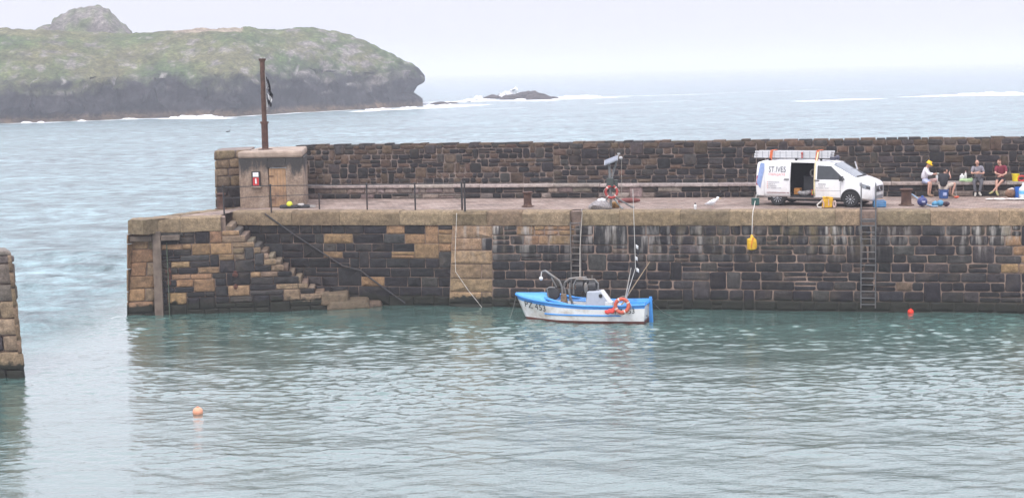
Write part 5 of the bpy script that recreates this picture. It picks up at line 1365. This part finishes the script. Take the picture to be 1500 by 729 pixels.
# wave-washed rocks off the headland
def rocks(nm, lst):
    g = G()
    for (px, py, w, h, dy) in lst:
        c = on(px, py); s = w * c.y / F
        gg = G().ball((0, 0, 0), (s, s * .5, h), 26, 16)
        o0 = len(g.v)
        vs = []
        for v in gg.v:
            q = V(*v); n1 = noise.noise_vector(q * .55 + c * .1); n2 = noise.noise_vector(q * 1.4 + c)
            vs.append(q + V(n1.x, n1.y, n1.z * .8) * .30 * h + n2 * .12 * h + c + V(0, dy, 0))
        g.add(vs, gg.f, (.055, .042, .036))
    return struct(g.build(nm, isl_mat('wet rock'), colors=True, angle=50))
rocks('sea_rocks', [(722, 145, 14, 1.5, 0), (752, 146, 20, 1.9, 0), (775, 145.5, 26, 2.9, 1), (788, 146, 20, 2.2, 0), (808, 144.5, 12, .7, 0), (645, 153, 16, .8, 0), (662, 152, 10, .55, 0)])
# breaking surf: heaps of spray round the rocks and along the shore
g = G(); random.seed(12)
def surf(px, py, w, h):
    c = on(px, py); s = w * c.y / F
    gg = G().ball((0, 0, 0), (s, max(1.2, s * .35), h), 18, 10)
    g.add([V(*v) + noise.noise_vector(V(*v) * .9 + c) * h * .7 + c for v in gg.v], gg.f)
for px, py, w, h in ((745, 143, 9, 2.6), (752, 142, 7, 3.2), (735, 144, 8, 1.9), (700, 147, 10, 1.4), (688, 147.5, 9, .8), (715, 146.8, 12, .5), (762, 147.5, 9, .6), (830, 144, 16, .75), (850, 143.2, 18, .8), (870, 142.6, 12, .6), (815, 146, 10, .4), (630, 156.5, 10, .7), (655, 155, 18, .5), (678, 150, 12, .6), (600, 159, 14, .5), (560, 161, 16, .45), (542, 162.5, 8, .6),
                     (275, 172.5, 16, .6), (300, 172.6, 18, .7), (318, 172.6, 10, .4), (255, 173, 8, .4), (190, 175, 14, .35), (40, 180.5, 9, .4), (60, 180, 6, .35), (120, 178, 8, .3), (1420, 139.5, 20, .55), (1450, 138.5, 22, .7), (1480, 138, 20, .6), (1390, 140.5, 14, .3), (1365, 141.5, 12, .25)): surf(px, py, w, h)
sm, nt, b = nodes_of('surf foam'); n = noise_node(nt, 1.1, 6, .7); L(nt, ramp(nt, n.outputs['Fac'], [(.3, .62), (.6, .88)]).outputs['Color'], b.inputs['Base Color']); b.inputs['Roughness'].default_value = .95; bump(nt, b, n.outputs['Fac'], .8, .5)
tag(g.build('surf', sm, angle=80), 'white surf breaking on the offshore rocks and the shore', 'surf', kind='stuff')

# ------------------------------------------------------------------ sea
rng = np.random.default_rng(5)
Y1 = np.concatenate([np.arange(26, 40, .16), np.arange(40, 92, .085)]); Y2 = [92]; 
while Y2[-1] < 14000: Y2.append(Y2[-1] * 1.0125 + .1)
Yr = np.concatenate([Y1, np.array(Y2)]); A = np.tan(np.radians(np.linspace(-29, 29, 860)))
sp_y = np.gradient(Yr)[:, None]
X = Yr[:, None] * A[None, :]; Y = np.repeat(Yr[:, None], len(A), 1)
spx = np.maximum(sp_y, Yr[:, None] * (A[1] - A[0]))
rx_, ry_ = X - EO.x, Y - EO.y
qd = rx_ * EN.x + ry_ * EN.y
def sm_(a, b, x): t = np.clip((x - a) / (b - a), 0, 1); return t * t * (3 - 2 * t)
opn = np.maximum(sm_(1, 14, qd), sm_(-15.5, -20.5, X) * sm_(50, 66, Y))
Z = np.zeros_like(X)
def comp(n, l0, l1, slope, dirm, spread, mask, skew=0.):
    global Z
    lam = np.exp(rng.uniform(math.log(l0), math.log(l1), n)); th = np.radians(rng.normal(dirm, spread, n)); ph = rng.uniform(0, 6.283, n)
    for l, t, p in zip(lam, th, ph):
        k = 2 * math.pi / l; a = slope * math.sqrt(2 / n) / k
        w = np.clip(l / (2.2 * spx) - 1, 0, 1)
        q_ = k * (X * math.sin(t) + Y * math.cos(t)) + p
        Z += a * w * mask * (np.sin(q_) + (skew * np.sin(2 * q_) if skew else 0))
gust = .8 + .55 * np.sin(X * .13 + Y * .21 + 1.2 + 1.1 * np.sin(X * .07)) * np.sin(Y * .33 - X * .09 + .8 * np.sin(X * .11 + 2)) + .22 * np.sin(X * .41 + Y * .9) * np.sin(Y * .7 - X * .3)
gust *= .62 + .55 * sm_(38, 58, Y)
comp(56, .34, .85, .118, 8, 28, (1 - .3 * opn) * np.clip(gust, .3, 1.45), .42)
comp(40, .24, .42, .06, 8, 30, (1 - .3 * opn) * np.clip(gust, .3, 1.4), .3)
comp(16, .85, 4, .032, 6, 24, 1 - .2 * opn)
comp(50, .8, 6, .15, -8, 36, opn)
comp(14, 6, 26, .05, -10, 20, opn)
# foam: shore break, wash round the rocks, whitecaps
foam = np.zeros_like(X)
def seg(a, b, w, s=1.0):
    global foam
    ax_, ay_, bx_, by_ = a[0], a[1], b[0], b[1]; dx, dy = bx_ - ax_, by_ - ay_; t = np.clip(((X - ax_) * dx + (Y - ay_) * dy) / (dx * dx + dy * dy + 1e-6), 0, 1)
    d = np.hypot(X - ax_ - t * dx, Y - ay_ - t * dy); foam = np.maximum(foam, s * np.exp(-(d / w) ** 2))
for i in range(0, len(COAST) - 10, 10): seg(COAST[i] + V(0, -1.5, 0), COAST[i + 10] + V(0, -1.5, 0), 3.2, .75)
for a, b_, w, s in (((530, 163), (625, 158), 5, 1), ((620, 158.5), (690, 154), 9, .95), ((640, 150), (720, 147.5), 14, .85), ((715, 147.5), (800, 148), 7, .9), ((800, 146), (885, 143), 14, .82), ((250, 174), (330, 173.5), 4, 1), ((1340, 142), (1420, 140), 10, .66), ((1400, 140), (1530, 138.5), 16, .78), ((1020, 138), (1190, 131.5), 22, .5), ((1190, 148), (1270, 145), 9, .75), ((900, 141), (1010, 139), 16, .6), ((880, 152), (1000, 148), 8, .55), ((700, 160), (760, 158), 6, .55), ((1230, 134), (1340, 131), 24, .46), ((165, 466), (186, 462), .35, .5)):
    seg(on(*a), on(*b_), w, s)
foam += .33 * opn * np.exp(-((Y - 150) / 260) ** 2) * (Y > 60)
me = bpy.data.meshes.new('sea'); nr, nc = X.shape
co = np.stack([X, Y, Z], -1).reshape(-1, 3).astype(np.float32)
ii = np.arange(nr * nc).reshape(nr, nc); q = np.stack([ii[:-1, :-1], ii[:-1, 1:], ii[1:, 1:], ii[1:, :-1]], -1).reshape(-1, 4)
me.vertices.add(len(co)); me.vertices.foreach_set('co', co.ravel()); me.loops.add(q.size); me.loops.foreach_set('vertex_index', q.ravel().astype(np.int32))
me.polygons.add(len(q)); me.polygons.foreach_set('loop_start', np.arange(0, q.size, 4, dtype=np.int32)); me.polygons.foreach_set('loop_total', np.full(len(q), 4, dtype=np.int32)); me.polygons.foreach_set('use_smooth', np.ones(len(q), dtype=bool))
me.update(calc_edges=True); me.validate()
for nm, arr in (('foam', foam), ('open', opn)):
    a_ = me.attributes.new(nm, 'FLOAT', 'POINT'); a_.data.foreach_set('value', arr.ravel().astype(np.float32))
wm, nt, b = nodes_of('sea water')
geo = nd(nt, 'ShaderNodeNewGeometry')
def wnoise(scale, st, detail=4, rough=.6):
    mp = nd(nt, 'ShaderNodeMapping'); mp.inputs['Scale'].default_value = st; L(nt, geo.outputs['Position'], mp.inputs['Vector'])
    n = nd(nt, 'ShaderNodeTexNoise'); n.inputs['Scale'].default_value = scale; n.inputs['Detail'].default_value = detail; n.inputs['Roughness'].default_value = rough; L(nt, mp.outputs[0], n.inputs['Vector']); return n
n1 = wnoise(2.6, (1, 2.4, 1), 4); n2 = wnoise(.11, (1, 1, 1), 4); nf = wnoise(.22, (1, 1.4, 1), 9, .78)
af = nd(nt, 'ShaderNodeAttribute', attribute_name='foam'); ao = nd(nt, 'ShaderNodeAttribute', attribute_name='open')
base_h = mix(nt, n2.outputs['Fac'], (.060, .122, .106), (.078, .140, .126))
base_s = mix(nt, n2.outputs['Fac'], (.112, .175, .185), (.16, .232, .245))
n4 = wnoise(.42, (1, 1.2, 1), 7, .72); n5 = wnoise(.045, (1, 1.5, 1), 4, .6)
base_s = mix(nt, 1, base_s, ramp(nt, n4.outputs['Fac'], [(.36, .35), (.5, 1), (.66, 1.9)]).outputs['Color'], 'MULTIPLY')  # light and dark of the waves mottled into the open sea colour
base_s = mix(nt, 1, base_s, ramp(nt, n5.outputs['Fac'], [(.35, .8), (.65, 1.2)]).outputs['Color'], 'MULTIPLY')
base = mix(nt, ao.outputs['Fac'], base_h, base_s)
ad = nd(nt, 'ShaderNodeMath', operation='ADD'); L(nt, af.outputs['Fac'], ad.inputs[0]); L(nt, nf.outputs['Fac'], ad.inputs[1])
fm = ramp(nt, ad.outputs[0], [(.0, 0), (.98, 0), (1.0, .0)])
mr = nd(nt, 'ShaderNodeMapRange'); mr.interpolation_type = 'SMOOTHSTEP'; L(nt, ad.outputs[0], mr.inputs['Value']); mr.inputs['From Min'].default_value = .97; mr.inputs['From Max'].default_value = 1.28
nt.nodes.remove(fm.id_data.nodes[fm.name])
c = mix(nt, mr.outputs[0], base, (.80, .82, .83))
L(nt, c, b.inputs['Base Color'])
ro = nd(nt, 'ShaderNodeMapRange'); L(nt, ao.outputs['Fac'], ro.inputs['Value']); ro.inputs['To Min'].default_value = .05; ro.inputs['To Max'].default_value = .24
mr2 = nd(nt, 'ShaderNodeMapRange'); L(nt, mr.outputs[0], mr2.inputs['Value']); L(nt, ro.outputs[0], mr2.inputs['To Min']); mr2.inputs['To Max'].default_value = .9; L(nt, mr2.outputs[0], b.inputs['Roughness'])
b.inputs['IOR'].default_value = 1.45
cwt = nd(nt, 'ShaderNodeMapRange'); L(nt, ao.outputs['Fac'], cwt.inputs['Value']); cwt.inputs['To Min'].default_value = 1; cwt.inputs['To Max'].default_value = .05; L(nt, cwt.outputs[0], b.inputs['Coat Weight']); b.inputs['Coat IOR'].default_value = 1.55; L(nt, mr2.outputs[0], b.inputs['Coat Roughness'])
n3 = wnoise(.33, (1, 1.6, 1), 6, .7)
hh_ = nd(nt, 'ShaderNodeMath', operation='MULTIPLY'); L(nt, n3.outputs['Fac'], hh_.inputs[0]); L(nt, ao.outputs['Fac'], hh_.inputs[1])
h2_ = nd(nt, 'ShaderNodeMath', operation='MULTIPLY_ADD'); L(nt, hh_.outputs[0], h2_.inputs[0]); h2_.inputs[1].default_value = 40.0; L(nt, n1.outputs['Fac'], h2_.inputs[2])
bump(nt, b, h2_.outputs[0], .35, .06)
for l_ in list(nt.links):
    if l_.to_node == b and l_.to_socket.name == 'Normal': L(nt, l_.from_socket, b.inputs['Coat Normal'])
me.materials.append(wm); so = bpy.data.objects.new('sea', me); COL.objects.link(so); struct(so)

# ------------------------------------------------------------------ air, sky, sun, camera
SUN_EL, SUN_AZ = 52, 205        # azimuth measured clockwise from +Y
g = G(); g.box((0, 7000, 22), (26000, 15200, 50)); hz = g.build('haze', [], smooth=False)
hm_ = bpy.data.materials.new('sea haze'); hm_.use_nodes = True; nt = hm_.node_tree; nt.nodes.clear()
out = nt.nodes.new('ShaderNodeOutputMaterial'); pvv = nt.nodes.new('ShaderNodeVolumePrincipled'); pvv.inputs['Density'].default_value = .00054; pvv.inputs['Color'].default_value = (.84, .845, .91, 1); pvv.inputs['Anisotropy'].default_value = 0.1
L(nt, pvv.outputs[0], out.inputs['Volume']); hz.data.materials.append(hm_); tag(hz, 'pale sea haze over the whole bay', 'haze', kind='stuff')
w = bpy.data.worlds.new('World'); scene.world = w; w.use_nodes = True; nt = w.node_tree; bg = nt.nodes['Background']
sky = nd(nt, 'ShaderNodeTexSky'); sky.sky_type = 'NISHITA'; sky.sun_disc = False; sky.sun_elevation = R(SUN_EL); sky.sun_rotation = R(SUN_AZ); sky.dust_density = 4; sky.air_density = 1.0; sky.ozone_density = 2
bw_ = nd(nt, 'ShaderNodeRGBToBW'); L(nt, sky.outputs[0], bw_.inputs[0])
cl = mix(nt, 1, bw_.outputs[0], (.945, .955, 1.03), 'MULTIPLY')           # overcast: the cloud layer takes the blue out of the sky
fin = mix(nt, .86, sky.outputs[0], cl)
# a cloud sheet evens out the clear-sky gradient
tcw = nd(nt, 'ShaderNodeTexCoord'); szw = nd(nt, 'ShaderNodeSeparateXYZ'); L(nt, tcw.outputs['Generated'], szw.inputs[0])
gz = nd(nt, 'ShaderNodeMapRange'); L(nt, szw.outputs['Z'], gz.inputs['Value']); gz.inputs['From Max'].default_value = 1; gz.inputs['To Min'].default_value = .84; gz.inputs['To Max'].default_value = 2.9
cst = mix(nt, 1, (7.2, 7.2, 8.05), gz.outputs[0], 'MULTIPLY')              # overcast is brightest overhead
fin = mix(nt, .93, fin, cst)
L(nt, fin, bg.inputs['Color']); bg.inputs['Strength'].default_value = .10
sl = bpy.data.lights.new('sun', 'SUN'); sl.energy = 1.3; sl.angle = R(14); sl.color = (1, .955, .89); so2 = bpy.data.objects.new('sun', sl); COL.objects.link(so2)
sd_v = V(math.sin(R(SUN_AZ)) * math.cos(R(SUN_EL)), math.cos(R(SUN_AZ)) * math.cos(R(SUN_EL)), math.sin(R(SUN_EL)))
so2.rotation_euler = sd_v.to_track_quat('Z', 'Y').to_euler()
cam = bpy.data.cameras.new('camera'); cam.sensor_width = 36; cam.lens = F / 1500 * 36; cam.clip_start = .5; cam.clip_end = 40000
co_ = bpy.data.objects.new('camera', cam); COL.objects.link(co_); scene.camera = co_
U0, F0, R0 = V(0, sp, cp), V(0, cp, -sp), V(1, 0, 0)
cr = R0 * math.cos(RHO) - U0 * math.sin(RHO); cu = U0 * math.cos(RHO) + R0 * math.sin(RHO)
mw = Matrix((cr, cu, -F0)).transposed().to_4x4(); mw.translation = (0, 0, H); co_.matrix_world = mw
scene.render.engine = 'CYCLES'
scene.view_settings.view_transform = 'Standard'; scene.view_settings.look = 'None'; scene.view_settings.gamma = 1; scene.view_settings.exposure = .40
cy = scene.cycles; cy.use_denoising = True; cy.max_bounces = 6; cy.diffuse_bounces = 3; cy.glossy_bounces = 3; cy.volume_bounces = 1; cy.transparent_max_bounces = 4; cy.use_adaptive_sampling = True; cy.adaptive_threshold = .02
cy.sample_clamp_indirect = 6
